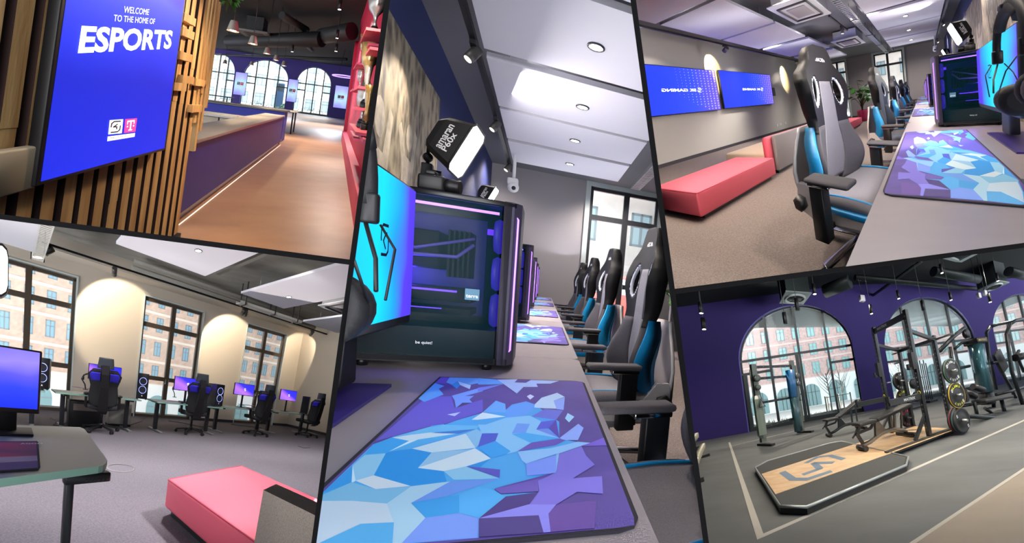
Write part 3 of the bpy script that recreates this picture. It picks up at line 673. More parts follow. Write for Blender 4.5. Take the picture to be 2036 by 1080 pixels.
        m = MB(); m.box(1.75, 1.79, 4.0, 5.1, 2.86, 2.90); single(H, 'lighting_track', 'short black lighting track between the two air conditioners'+V, 'lighting track', m, M['black_metal'])
        spot_head(H, (1.77, 4.7, 2.86), (1.77, 4.9, 0), 'black spotlight on the short track by the air conditioner'+V, None, .1, power=25, angle=90)
        d = MB(); d.tube([(1.1, 2.2, 2.96), (1.1, 9., 2.96)], .05, 8); d.tube([(.98, 2.2, 2.99), (.98, 9., 2.99)], .035, 8); single(H, 'ceiling_pipe', 'pair of grey pipes running under the ceiling beside the cable tray'+V, 'pipe', d, M['ceiling_grey'])
    else:
        t = Thing(H, 'cable_tray', 'short steel cable tray under the ceiling by the window'+V, 'cable tray', (1.32, 7.0, 2.74)); m = MB()
        for s in (-1, 1): m.box(s*.07-.004, s*.07+.004, -.9, .9, 0, .06)
        for k in range(24): m.box(-.07, .07, -.9+k*.075, -.9+k*.075+.03, 0, .006)
        t.part('tray', m, M['cable_steel'])
    for x, y, pw in ((.2, 3.2, 9), (.2, 5.2, 11), (.2, 7.4, 12), (1.2, 4.2, 12), (1.3, 6.4, 14), (3.2, 2.6, 16), (3.2, 4.6, 16), (2.6, 7.0, 16), (.6, 8.8, 8)): lamp(H, 'AREA', (x, y, 1.55), pw*.55, 'f2f4ff', 1.3, (x, y, 4))  # added upward lamps that brighten the ceiling, no fixtures
    for x, y, pw in ((2.2, 1.6, 110), (2.2, 4.2, 150), (2.2, 6.8, 180), (4.0, 2.6, 260), (4.0, 4.6, 240), (4.0, 6.6, 240), (1.4, 8.6, 130), (3.4, 8.6, 110), (-.7, 8.4, 60), (1.0, 3.1, 60), (1.3, 4.2, 60)): downlight(H, x, y, 2.95, pw)  # added fill spots, apart from the lamps in the panels
    # track and spots by the mural wall
    m = MB(); m.box(-.60, -.56, 1.2, 8.2, 2.71, 2.75); single(H, 'lighting_track', 'long black lighting track beside the ceiling panels and mural'+V, 'lighting track', m, M['black_metal'])
    for k, (y, p) in enumerate([(3.95, 34), (5.6, 26), (7.5, 26)]):
        spot_head(H, (-.58, y, 2.71), (-1.0, y-.25, 1.9), '%s black spotlight on the track facing the mural%s' % (['nearest', 'middle', 'farthest'][k], V), 'track spotlights', .08, .036, .12, power=p, col='fff0dc', angle=75, blend=.6)
    # mural
    t = Thing(H, 'wall_mural', 'printed crowd mural with purple streaks on the dark blue wall'+V, 'mural', (-1.0, 3.2, 1.6)); m = MB()
    m.box(0, .006, -4.2, 1.9, -1.2, 1.02); pnl = t.part('print', m, crowd_mat())
    m = MB(); rr = random.Random(5)
    def flat(pts, lift=.0075): m.poly([(lift, a, b) for a, b in pts], 0)
    for (y, z, s) in ((.3, .30, 1.25), (.95, .36, 1.0), (-.45, .25, 1.4), (1.5, .3, .85), (-1.4, .2, 1.35)):
        flat([(y-.18*s, z-.55*s), (y-.16*s, z-.2*s), (y-.26*s, z+.05*s), (y-.2*s, z+.1*s), (y-.08*s, z-.1*s), (y+.06*s, z-.12*s), (y+.15*s, z+.14*s), (y+.21*s, z+.1*s), (y+.13*s, z-.22*s), (y+.16*s, z-.55*s)])
        flat([(y+math.cos(a)*.075*s, z+.04*s+math.sin(a)*.10*s) for a in [2*PI*k/12 for k in range(12)]], .008)
    t.part('figures', m, mat('mural_figures', 'bdb3a2', .8, noise=.3, nscale=9), pnl)
    m = MB()
    for pts, w in (([(-2., .75), (-.9, .55), (-.1, .1), (.25, -.5)], .035), ([(.3, 1.0), (.36, .6), (.3, .2)], .012), ([(-2.4, .2), (-1.6, .5), (-1.2, .2)], .03)):
        for (a, b), (c, d) in zip(pts, pts[1:]): m.poly([(.0085, a, b-w), (.0085, a, b+w), (.0085, c, d+w), (.0085, c, d-w)])
    t.part('purple_streaks', m, mat('streak', '7c6cc8', .7), pnl)
    # desks, mats, monitors, computers, chairs
    on = ['nearest', 'second', 'third', 'fourth', 'farthest']
    for i in range(5):
        y0 = .136+1.82*i
        desk(H, y0, y0+1.82, '%s grey desk of the long row%s' % (on[i], V), 'desks in the long row')
        pads(H, i, '%s blue and violet faceted desk mat%s' % (on[i], V), 'faceted desk mats')
        monitor(H, i, '%s glowing cyan monitor standing on the long desk row%s' % (on[i], V), 'monitors on the desk row')
        tower_pc(H, i, '%s black glass sided computer with lilac light strip%s' % (on[i], V), 'computers on the desk row')
        cx, cy, cr = ((.46, 1.16, .187), (.39, 2.66, .12), (.40, 4.5, .1), (.40, 6.35, .1), (.40, 8.15, .1))[i]
        chair(H, (cx, cy, 0), PI/2+cr, '%s black, grey and blue racing chair at the desk row%s' % (on[i], V), 'racing chairs at the desk row')
    t = headset(H, (-.22, .65, 1.035), PI/2, 'black headset hanging in front of the nearest monitor'+V)
    st = Thing(H, 'headset_stand', 'black stand carrying the headset at the nearest monitor'+V, 'stand', (-.30, .65, .75)); m = MB(); m.box(-.05, .05, -.05, .05, 0, .012, 0, .004); st.part('base', m, M['black_plastic']); m = MB(); m.box(-.015, .015, -.012, .012,   .012, .505, 0, .004); m.box(-.02, .10, -.012, .012, .493, .505, 0, .003); st.part('post', m, M['black_plastic'])
    PR = ((.416, -.165, .894), (.037, -.98, -.198), (.909, .115, -.402))
    panel_light(H, (-.515, 3.476, 1.833), PR, 'large black studio panel light with glowing front above the nearest computer'+V, 1., -1.05)
    lamp(H, 'AREA', (-.50, 3.47, 1.82), 14, 'fffaf4', .2, (.4, 3.27, 1.42)); lamp(H, 'AREA', (-.85, 4.6, 1.3), 120, 'fff6f6', .5, (1.2, 4.0, .5), sizey=6.)  # the second, long area lamp is added fill for the chair fronts
    lamp(H, 'SPOT', (-.45, 1.25, 1.8), 95, 'fff8f4', .15, (.6, 1.15, .9), 100, .8)  # added fill spot on the nearest chair, without a fixture
    p = H2.at(978, 393, 'y', 8.0); panel_light(H, tuple(p), PR, 'small distant studio panel light above the farther computers'+V, .95, -.9)
    t = Thing(H, 'camera', 'compact black camera on top of the nearest computer'+V, 'camera', (-.345, 1.78, 1.297), -.15); m = MB(); m.box(-.05, .03, -.025, .025, .012, .065, 0, .01); m.box(-.03, .0, -.015, .015, .065, .078, 0, .004); t.part('body', m, M['black_plastic']); m = MB(); m.lathe([(.022, .02), (.024, .05), (.021, .06), (.024, .07), (.02, .072)], (.0, 0, .038), (1, 0, 0), 20); t.part('lens', m, M['black_metal']); m = MB(); m.box(-.03, .03, -.025, .025, 0, .014, 0, .004); t.part('mount_plate', m, M['black_metal'])
    t = Thing(H, 'security_camera', 'white dome camera hanging on a rod near the back wall'+V, 'camera', (-.48, 7.2, ZC)); m = MB(); m.cyl((0, 0, 0), (0, 0, -.66), .022, n=12); m.cyl((0, 0, -.0), (0, 0, -.03), .06, n=16); t.part('rod', m, M['white_plastic']); m = MB(); m.box(-.08, .06, -.06, .06, -.74, -.65, 0, .02); m.sphere((0, -.02, -.77), .075, n=18); d = t.part('housing', m, M['white_plastic']); m = MB(); m.sphere((.01, -.075, -.79), .03, n=12); t.part('lens', m, M['black_plastic'], d)
    if up:
        tv(H, 5.36, 1.78, 3.73, 1.13, 2.24, 'larger blue wall screen at the partition showing a white wordmark'+V)
        tv(H, 5.36, 3.83, 5.83, 1.15, 2.26, 'second blue wall screen showing a white wordmark, right of the other'+V)
        m = MB(); m.box(-.06, 0, -.08, .08, -.16, .16, 0, .008); single(H, 'wall_box', 'small black box on the wall beside the second wall screen'+V, 'control box', m, M['black_plastic'], (5.42, 5.98, 1.62))
        for k, y in enumerate((3.63, 6.63, .6)):
            spot_head(H, (4.62, y, 2.75), (5.42, y+.05, 2.30), '%s black spotlight throwing a warm disc on the grey wall%s' % (['left', 'right', 'far left'][k], V), 'wall spotlights', .1, .05, .16, power=430, angle=52, blend=.2, col='ffdfa0')
        m = MB(); m.box(4.60, 4.64, -.5, 9, 2.75, 2.79); single(H, 'lighting_track', 'black lighting track along the wall with the screens'+V, 'lighting track', m, M['black_metal'])
        for k, y in enumerate((5.95, 6.15, 6.45)):
            m = MB(); m.box(-.012, 0, -.045, .045, -.045, .045, 0, .004); m.box(-.014, -.012, -.02, .02, -.02, .02); single(H, 'wall_socket', '%s of three white wall sockets%s' % (['left', 'middle', 'right'][k], V), 'socket', m, M['white_plastic'], (5.42, y, .30), 0, 'wall sockets')
        t = bench(H, (2.50, 1.62, 0), .80, 1.06, 'low pink cushion bench on the carpet in front of the wall screens'+V, z1=.31)
        t = Thing(H, 'sofa', 'grey backed pink lounge sofa beyond the pink bench'+V, 'sofa', (2.75, 3.15, 0)); 
        m = MB(); m.box(-.62, -.54, -.90, .95, .06, .62, 0, .02); t.part('backrest', m, M['seat_grey'])
        m = MB(); m.box(-.54, -.40, -.96, .95, .06, .60, 0, .03); t.part('back_cushion', m, M['pink'])
        m = MB(); m.box(-.52, .55, -.90, .95, .06, .33, 0, .03); t.part('seat_cushion', m, M['seat_cream'])
        m = MB(); m.box(-.55, .5, -.85, .9, 0, .06); t.part('plinth', m, M['black_plastic'])
        pot_plant(H, (2.44, 7.85, 0), 'tall leafy plant in a magenta pot by the window'+V)
        bench(H, (2.45, 6.2, 0), .55, 1.3, 'distant low pink bench in front of the potted plant'+V, z1=.28)
        [downlight(H, x, y, 2.9, pw, 'ffeeda') for x, y, pw in ((1.6, 1.4, 130), (2.6, 1.2, 130), (3.6, 2.2, 150), (2.0, 2.8, 150), (.05, 1.1, 110), (.2, 2.3, 110), (1.2, 4.2, 150))]  # more fill spots added over floor, bench and desks
    else:
        m = MB(); m.box(2.25, 5.4, YF-1.2, YF-1.08, 0, 1.1); single(H, 'low_partition', 'pale half height partition right of the racing chairs'+V, 'partition', m, M['wall_paint'])
        pot_plant(H, (2.44, 7.55, 0), 'leaves of a plant just showing behind the second chair'+V)
def crowd_mat():
    if 'crowd_print' in MATS: return MATS['crowd_print']
    m = bpy.data.materials.new('crowd_print'); m.use_nodes = True; MATS['crowd_print'] = m; nt = m.node_tree; b = nt.nodes['Principled BSDF']; b.inputs['Roughness'].default_value = .7
    tc = nt.nodes.new('ShaderNodeTexCoord'); mp = nt.nodes.new('ShaderNodeMapping'); mp.inputs['Scale'].default_value = (1, 1, .45); nt.links.new(tc.outputs['Object'], mp.inputs[0])
    vo = nt.nodes.new('ShaderNodeTexVoronoi'); vo.inputs['Scale'].default_value = 14; nt.links.new(mp.outputs[0], vo.inputs['Vector'])
    no = nt.nodes.new('ShaderNodeTexNoise'); no.inputs['Scale'].default_value = 9; no.inputs['Detail'].default_value = 8; nt.links.new(mp.outputs[0], no.inputs['Vector'])
    mx = nt.nodes.new('ShaderNodeMath'); mx.operation = 'MULTIPLY_ADD'; mx.inputs[1].default_value = .45; nt.links.new(vo.outputs['Distance'], mx.inputs[0]); nt.links.new(no.outputs['Fac'], mx.inputs[2])
    r = nt.nodes.new('ShaderNodeValToRGB'); e = r.color_ramp.elements; e[0].position = .35; e[0].color = (*lin('2c2a28'), 1); e[1].position = .85; e[1].color = (*lin('a89c84'), 1); q = e.new(.6); q.color = (*lin('6a6254'), 1)
    nt.links.new(mx.outputs[0], r.inputs[0]); nt.links.new(r.outputs[0], b.inputs['Base Color']); return m
# ================================================================== the window room (lower left view)
def office_chair(H, base, rz, label, group):
    """black mesh desk chair with headrest; local +y is where the sitter looks"""
    t = Thing(H, 'office_chair', label, 'chair', base, rz, group); M = MATS; bk = M['black_plastic']
    m = MB()
    for k in range(5):
        a = 2*PI*k/5+.3; d = Vector((math.cos(a), math.sin(a), 0)); m.bar(d*.02+Vector((0, 0, .125)), d*.34+Vector((0, 0, .075)), .052, .032, bev=.006)
    m.cyl((0, 0, .08), (0, 0, .16), .045, n=14); t.part('star_base', m, bk)
    for k in range(5):
        a = 2*PI*k/5+.3; d = Vector((math.cos(a), math.sin(a), 0)); e = Vector((-d.y, d.x, 0)); c = d*.335+Vector((0, 0, .034)); m = MB()
        for s in (-1, 1): m.cyl(c+e*s*.006, c+e*s*.028, .034, n=14)
        m.cyl(c+Vector((0, 0, .01)), c+Vector((0, 0, .06)), .01, n=8); t.part('caster', m, bk)
    m = MB(); m.cyl((0, 0, .14), (0, 0, .42), .026, n=14); m.box(-.10, .10, -.13, .13, .40, .46, 0, .015); t.part('gas_lift', m, M['black_metal'])
    m = MB(); m.shell(lambda u, v: ((u-.5)*.52, -.22+.5*v, .50+.03*(abs(u-.5)*2)**3+.015*math.sin(PI*v)-.05*max(0, v-.8)), 12, 12, lambda u, v: (0, 0, -.075)); t.part('seat', m, mat('chair_fabric', '1d1f24', .9, noise=.2, nscale=200))
    m = MB(); W = [.20, .245, .25, .235, .225, .255, .285, .20]
    def bf(u, v):
        q = v*7; i = min(6, int(q)); w = W[i]+(W[i+1]-W[i])*(q-i); x = (u-.5)*2*w; z = .50+.66*v
        return (x, -.25-.10*v+.05*math.sin(v*PI)*1.0-.05*(1-abs(u-.5)*2)**2*0+.06*(abs(u-.5)*2)**2, z)
    m.shell(bf, 14, 21, lambda u, v: (0, -.018, 0), 0); b = t.part('mesh_back', m, mat('chair_mesh', '16171b', .8, noise=.2, nscale=300))
    m = MB()
    for s in (-1, 1): m.shell(lambda u, v: tuple(Vector(bf(.5+s*(.12+.34*u), .70+.22*v))+Vector((0, -.024, 0))), 6, 6, lambda u, v: (0, -.003, 0))
    t.part('mesh_insert', m, mat('mesh_blue', '2b22b8', .6), b, 'deep blue mesh insert')
    m = MB(); m.tube([bf(0, v/14) for v in range(15)]+[bf(u/8, 1) for u in range(1, 8)]+[bf(1, 1-v/14) for v in range(15)], .014, 6); t.part('back_rim', m, bk, b)
    m = MB(); m.loft([[Vector((x*w, y, z)) for x, y in ((-1, yy), (1, yy), (1, yy-.055), (-1, yy-.055))] for w, yy, z in ((.075, -.16, .36), (.085, -.27, .42), (.085, -.31, .60), (.07, -.36, .85), (.065, -.385, 1.08), (.06, -.37, 1.24))], 0, False); t.part('spine', m, mat('spine_black', '101013', .45))
    m = MB()
    for s in (-1, 1): m.tube([(s*.075, -.40, .95), (s*.075, -.405, 1.12), (s*.075, -.37, 1.27)], .009, 6)
    t.part('headrest_rods', m, M['black_metal'])
    m = MB(); m.shell(lambda u, v: ((u-.5)*.29*(1-.16*v), -.325+.03*(abs(u-.5)*2)**2, 1.185+.185*v), 10, 8, lambda u, v: (0, -.07, 0)); t.part('headrest', m, mat('headrest_grey', '2c3038', .6))
    for s in (-1, 1):
        m = MB(); m.box(s*.30-.045, s*.30+.045, -.16, .12, .69, .72, 0, .01); a = t.part('armrest', m, bk)
        m = MB(); m.bar((s*.30, -.04, .69), (s*.30, -.05, .46), .035, .05); m.bar((s*.30, -.05, .46), (s*.10, -.05, .43), .05, .035); t.part('armrest_post', m, bk, a)
    return t
def gaming_tower(H, base, rz, label, w=.22, d=.46, h=.50, rings=True, glass=False, group='computers on the window desks'):
    """upright computer case; local -y is its front"""
    t = Thing(H, 'desktop_computer', label, 'computer', base, rz, group); M = MATS
    m = MB(); m.box(-w/2, w/2, -d/2, d/2, .015, h, 0, .008)
    for a in (-1, 1):
        for b in (-1, 1): m.cyl((a*w*.38, b*d*.4, 0), (a*w*.38, b*d*.4, .02), .012, n=8)
    c = t.part('case', m, M['pc_black'])
    if rings:
        for k in range(2):
            z = h*.70-k*h*.32; m = MB(); m.tube([(math.cos(a)*w*.33, -d/2-.004, z+math.sin(a)*w*.33) for a in [2*PI*q/24 for q in range(24)]], .004, 6, closed=True); f = t.part('light_ring', m, mat('ring_glow', 'a0b8ff', .4, emit=1.0, ecol='9098f0'), None, 'glowing fan ring')
            m = MB()
            for q in range(7): a = 2*PI*q/7; m.bar((0, -d/2-.001, z), (math.cos(a)*w*.3, -d/2-.001, z+math.sin(a)*w*.3), .03, .003, up=(0, 1, 0))
            m.cyl((0, -d/2-.004, z), (0, -d/2, z), .022, n=14); t.part('fan', m, mat('fan_dark', '23242c', .5))
        m = MB(); m.poly([(-.014, -d/2-.001, h*.13), (.014, -d/2-.001, h*.13), (0, -d/2-.001, h*.13+.03)]); t.part('badge', m, M['text_white'])
    if glass:
        m = MB(); m.box(-w/2-.004, -w/2, -d/2+.02, d/2-.02, .03, h-.02); t.part('glass_side', m, mat('tower_glass', '2f4a58', .08, spec=.8))
        for k in range(2):
            z = h*.72-k*.0; y = -d*.25+k*.16; m = MB(); m.tube([(-w/2-.006, y+math.cos(a)*.055, z+math.sin(a)*.055) for a in [2*PI*q/20 for q in range(20)]], .005, 6, closed=True); t.part('light_ring', m, mat('ring_glow', 'a0b8ff', .4), None, 'glowing fan ring')
        m = MB(); m.box(-w/2-.007, -w/2-.004, -d*.1, d*.35, h*.40, h*.44); m.box(-w/2-.007, -w/2-.004, -d*.3, d*.2, h*.20, h*.24); t.part('inner_card', m, mat('inner_grey', '77808c', .5))
    return t
def small_monitor(H, c, w, h, label, group, zdesk, stops, logo=True):
    t = Thing(H, 'monitor', label, 'monitor', (c.x, c.y, zdesk), 0, group); M = MATS; z0 = c.z-zdesk
    m = MB(); m.box(-w/2, w/2, 0, .04, z0-h/2, z0+h/2, 0, .006); b = t.part('housing', m, M['black_plastic'])
    m = MB(); m.quad([(-w/2+.01, -.0015, z0-h/2+.014), (w/2-.01, -.0015, z0-h/2+.014), (w/2-.01, -.0015, z0+h/2-.01), (-w/2+.01, -.0015, z0+h/2-.01)]); s = t.part('screen', m, screen_mat('desk_screen', stops, 'd', .95, .12, 1.5))
    if logo: m = MB(); sk_logo(m, (.02, -.003, z0), (1, 0, 0), (0, 0, 1), .07); t.part('club_logo', m, mat('screen_white', 'ffffff', .5, emit=1.), s)
    m = MB(); m.box(-.025, .025, .03, .06, .01, z0, 0, .004); m.box(-.11, .11, -.05, .14, 0, .012, 0, .003); t.part('stand', m, M['black_plastic'])
    return t
def window_room(H):
    arena_mats(); M = MATS; V = ', lower left view'; k = H.eye.z/1.05; YW = 8.0*k; ZC = 3.65*k; XR = 8.7*k
    wallm = mat('wall_warm', 'c9c0b2', .85); mat('carpet_lilac', '6f6a74', .95, noise=.3, nscale=80, bump=.25, bscale=130); mat('concrete', '8f8e88', .9, noise=.12, nscale=2.2)
    m = MB(); m.box(-4, XR+.2, -1, YW+.3, -.1, 0); struct(H, 'floor', m, M['carpet_lilac'])
    m = MB(); m.box(-4, XR+.2, -1, YW+.3, ZC, ZC+.1); struct(H, 'ceiling', m, M['concrete'])
    m = MB(); m.box(XR, XR+.2, 1, YW+.3, 0, ZC); struct(H, 'wall_right', m, wallm)
    wn = [(-.68*k, 1.2*k, 0, 3.06*k), (2.82*k, 4.58*k, 0, 3.09*k), (6.2*k, 7.92*k, 0, 3.13*k)]
    wall_with_openings(H, 'wall_back', wallm, -4, XR, YW, .26, 0, ZC, wn)
    for i, (a, b, zb, zt) in enumerate(wn):
        m = MB(); m.box(a-.03, a, YW-.02, YW+.24, 0, zt+.03); m.box(b, b+.03, YW-.02, YW+.24, 0, zt+.03); m.box(a, b, YW-.02, YW+.24, zt, zt+.03); struct(H, 'trim_%d' % (i+1), m, M['win_reveal'])
        window(H, i+1, a, b, YW+.10, 0, zt, [(a+b)/2], [1.08*k, 2.44*k], V, fr=.075, frame_col='win_frame_brown')
    m = MB(); xs = [-4]+[q for a, b, _, _ in wn for q in (a-.03, b+.03)]+[XR]
    for a, b in zip(xs[::2], xs[1::2]): m.box(a, b, YW-.018, YW, 0, .09)
    struct(H, 'baseboard_back', m, M['skirting']); m = MB(); m.box(XR-.018, XR, 1, YW, 0, .09); struct(H, 'baseboard_right', m, M['skirting'])
    facade(H, 'beige brick apartment block seen through the tall windows'+V, -26, 44, YW+24, -4.5, 22, mat('beige_brick', 'c4aa98', .9, noise=.12, nscale=2.5), 1.75, 2.5, .78, 1.5, None, sill='ddd2c4', glass='86b0c6', zs=5.0)
    t = Thing(H, 'arcade', 'white arched ground floor of the block seen through the windows'+V, 'arcade', (4, YW+23.9, -4.5)); m = MB(); m.box(-30, 40, -.1, .1, 0, 5.0)
    t.part('wall', m, mat('arcade_white', 'dfe2e0', .85))
    for i in range(16):
        x = -26+4.0*i; m = MB(); pts = [(x-1.3, 0), (x+1.3, 0)]+[(x+1.3*math.cos(a), 2.6+1.3*math.sin(a)) for a in [PI*q/12 for q in range(13)]]; m.prism([(a, -.16, b) for a, b in pts], (0, .05, 0)); f = t.part('arch_window', m, mat('arch_glass', '7fa4a8', .2))
        m = MB(); m.box(x-.04, x+.04, -.2, -.15, 0, 3.2); m.box(x-1.3, x+1.3, -.2, -.15, 2.55, 2.63); t.part('arch_bars', m, mat('facade_frame', '7f8d92', .6), f)
    m = MB(); m.box(-30, 48, YW+.3, YW+24, -4.6, -4.5); m.box(-20, 28, YW+.3, YW+2, -.4, -.1); struct(H, 'ground', m, mat('street_pale', 'cfc9bd', .9, noise=.12, nscale=1.2))
    t = single(H, 'dry_grass', 'strip of pale dry grass outside the windows'+V, 'grass', grass_mb(-8, 14, YW+2.6, YW+5.2, -3.6, 900, .55), mat('straw', 'd3c6a4', .9), kind='stuff')
    [lamp(H, 'AREA', (x, YW+6, 2.0), 2600, 'f6f9ff', 2.2, (x, YW+23.9, 4.4), sizey=2.6) for x in (-4, 1, 6, 11, 16)]  # added lamps facing away from the room, to light the block
    for x in (.3, 3.7, 7.0): lamp(H, 'AREA', (x*k, YW+2.2, 6.5*k), 700, 'e6f0ff', 1.8, (x*k, YW-2.5, 0))  # lamps added above the windows to send sky light inward
    # ceiling panels and services
    for i, (x0, x1, y0, y1, dl) in enumerate([(-1.6*k, .30*k, 4.4*k, 6.9*k, ()), (1.3*k, 2.92*k, 2.9*k, 5.23*k, (2.29, 4.4)), (3.92*k, 5.16*k, 2.6*k, 5.45*k, (4.6, 4.77)), (6.27*k, 7.7*k, 3.2*k, 5.85*k, ())]):
        ceiling_panel(H, x0, x1, y0, y1, 3.0*k, ['leftmost white ceiling panel beside the cable tray', 'white ceiling panel with a lit downlight near the first spotlight', 'white ceiling panel with an unlit downlight in the middle of the room', 'rightmost white ceiling panel near the corner'][i]+V, 'white ceiling panels', [(dl[0]*k, dl[1]*k, 60 if i == 1 else 30)] if dl else ())
    p = H.at(680, 608, 'z', 3.0*k); cassette_ac(H, (p.x+.1, p.y, 2.98*k), 'white ceiling air conditioner at the right edge'+V, .8)
    t = Thing(H, 'cable_tray', 'white perforated cable tray hanging at the top left'+V, 'cable tray', (.37*k, 6.3*k, 3.0*k)); m = MB()
    for s in (-1, 1): m.box(s*.10-.004, s*.10+.004, -1.1, 1.15, 0, .07)
    for q in range(30): m.box(-.1, .1, -1.1+q*.075, -1.1+q*.075+.035, 0, .006)
    t.part('tray', m, mat('tray_white', 'd5d4cf', .6)); m = MB(); m.box(-.13, -.11, 1.1, 1.14, 0, .6); m.box(.11, .13, 1.1, 1.14, 0, .6); t.part('hanger', m, M['leg_metal'])
    t = Thing(H, 'cable_tray', 'thin cable tray with ducts crossing under the ceiling near the third window'+V, 'cable tray', (5.6*k, 6.4*k, 3.1*k)); m = MB(); m.box(-1.1, 1.2, -.1, .1, 0, .012); m.box(-1.1, 1.2, -.1, -.09, 0, .07); m.box(-1.1, 1.2, .09, .1, 0, .07); t.part('tray', m, mat('tray_white', 'd5d4cf', .6)); m = MB()
    for q in (-.95, .1, 1.0): m = MB(); m.bar((q, -.11, .0), (q, -.11, .55), .03, .02); m.bar((q, -.11, -.01), (q, .11, -.01), .03, .02); m.bar((q, .11, .0), (q, .11, .55), .03, .02); t.part('hanger', m, M['leg_metal'])
    for (x, lbl) in ((3.52, 'dark conduit across the concrete ceiling between the two middle panels'), (6.0, 'dark conduit across the concrete ceiling towards the corner')):
        m = MB(); m.box(x*k-.05, x*k+.05, 1.0, 5.8*k, ZC-.35, ZC-.25); single(H, 'ceiling_conduit', lbl+V, 'conduit', m, mat('conduit_grey', '6a6963', .7))
    for q, lbl in ((.0, 'lower'), (.16, 'upper')):
        m = MB(); m.tube([(2.2*k, 7.3*k-q, ZC-.25+q*.6), (XR-.3, 7.3*k-q, ZC-.25+q*.6)], .06, 8); single(H, 'ceiling_pipe', lbl+' grey pipe along the ceiling edge above the window wall'+V, 'pipe', m, mat('pipe_grey', '85847e', .6))
    m = MB(); m.box(-4, XR, 7.6*k, YW, ZC-.30, ZC); struct(H, 'trim_9', m, wallm)
    yt = 7.0*k; a = H.at(82, 492, 'y', yt); b = H.at(650, 659, 'y', yt); zt = (a.z+b.z)/2
    m = MB(); m.box(a.x, b.x+.5, yt-.02, yt+.02, zt-.02, zt+.02); single(H, 'lighting_track', 'long thin black lighting track in front of the window wall'+V, 'lighting track', m, M['black_metal'])
    for i, (px, tx, tz, pw) in enumerate([(98, -.9, 2.0, 60), (228, 2.02, 2.5, 400), (0, 5.38, 2.45, 400), (490, 5.9, 1.2, 6), (622, 8.5, 2.5, 220)]):
        x = H.at(px, 600, 'y', yt).x if px else 5.2*k
        if px: q = H.at(px, 493+(px-82)*.292, 'y', yt); x = q.x
        spot_head(H, (x, yt, zt-.02), (tx*k, YW, tz*k), ['leftmost black track spotlight beside the cable tray', 'black track spotlight above the first wall light disc', 'black track spotlight above the second wall light disc', 'black track spotlight tilted sideways before the third window', 'rightmost black track spotlight aimed at the corner'][i]+V, 'track spotlights', .10, .055, .19, power=pw, col='ffeacc', angle=44, blend=.3)
    # desks along the windows
    zd = .63*k; vio = [(0, '8a60f0'), (.35, 'b070f5'), (.52, '7a50f0'), (.6, '3a35f0'), (1, '2a28e8')]
    def wdesk(x0, x1, y0, label):
        t = Thing(H, 'desk', label, 'desk', ((x0+x1)/2, y0+.35, 0), 0, 'desks along the windows'); hx = (x1-x0)/2
        m = MB(); m.prism([(-hx, -.35, zd-.025), (hx, -.35, zd-.025), (hx, .40, zd-.025), (-hx, .40, zd-.025)], (0, 0, .025), 0, 1); t.part('desktop', m, [mat('desk_pale', '93a3a0', .4), mat('desk_green_edge', '7da596', .5)])
        for s in (-1, 1):
            x = s*(hx-.17); m = MB(); m.box(x-.04, x+.04, -.01, .07, .03, zd-.03, 0, .004); l = t.part('leg', m, M['leg_metal']); m = MB(); m.box(x-.035, x+.035, -.34, .36, 0, .03, 0, .006); t.part('foot', m, mat('foot_steel', '8a9296', .35, .5), l)
            m = MB(); m.box(x-.03, x+.03, -.3, .33, zd-.06, zd-.025); t.part('top_bracket', m, M['leg_metal'], l)
    D = [(-1.3, .47, 5.62), (.62, 2.10, 5.60), (2.42, 4.0, 5.60), (4.15, 5.85, 5.93), (6.1, 7.8, 6.11)]; dn = ['leftmost pale desk behind the big screen', 'pale desk in front of the first wall pier', 'pale desk at the middle window', 'pale desk left of the third window', 'rightmost pale desk in the corner']
    for (x0, x1, y), n in zip(D, dn): wdesk(x0*k, x1*k, y*k, n+V)
    def mon(px0, py0, px1, py1, y, lbl):
        a = H.at(px0, py0, 'y', y*k); b = H.at(px1, py1, 'y', y*k); c = (a+b)/2
        small_monitor(H, c, abs(b.x-a.x), abs(a.z-b.z), lbl+V, 'violet monitors on the window desks', zd, vio)
    mon(177, 722, 240, 761, 5.95, 'violet monitor behind the leftmost office chair'); mon(348.5, 747.5, 395.5, 781, 6.1, 'violet monitor at the middle window'); mon(468, 760.5, 503.5, 789, 6.3, 'blue violet monitor left of the third window'); mon(559.5, 773.5, 587.5, 799, 6.45, 'rightmost violet monitor in the corner')
    def pc(px, py, y, rz, lbl, rings=True, glass=False, h=.5, w=.22):
        p = H.at(px, py, 'y', y*k); gaming_tower(H, (p.x, p.y, zd+.003), rz, lbl+V, w, .44, h*k, rings, glass)
    pc(84, 790, 5.95, -.15, 'black tower computer just right of the big blue screen', h=.52); pc(282, 785, 5.9, -.35, 'black tower computer with glowing rings at the second window', h=.50); pc(424, 797, 5.95, .1, 'black tower computer behind the second office chair', h=.50, w=.25)
    pc(523, 805, 6.3, -.9, 'glass sided tower computer right of the third monitor', False, True, h=.50); pc(606, 813, 6.45, -.95, 'glass sided tower computer in the corner', False, True, h=.52)
    def stand_mic(px, py, lbl):
        p = H.at(px, py, 'z', zd); t = Thing(H, 'headset_stand', lbl+V, 'stand', (p.x, p.y, zd), 0, 'headset stands on the window desks'); m = MB(); m.cyl((0, 0, 0), (0, 0, .015), .06, n=16); m.tube([(0, 0, .01), (-.02, 0, .12), (-.10, 0, .24), (-.06, 0, .33), (.02, 0, .36)], .014, 8); t.part('arm', m, M['black_plastic'])
        h = Thing(H, 'headset', lbl.replace('stand carrying the headset', 'headset hung on its stand')+V, 'headset', (p.x, p.y, zd), 0, 'headsets on the window desks'); m = MB(); m.tube([(.02+.09*math.cos(a), -.02, .27+.10*math.sin(a)) for a in [PI*q/10 for q in range(11)]], .012, 6); h.part('headband', m, M['black_plastic'])
        for s in (-1, 1): m = MB(); m.cyl((.02+s*.075, -.02, .26), (.02+s*.115, -.02, .26), .045, n=14); h.part('ear_cup', m, M['black_plastic'])
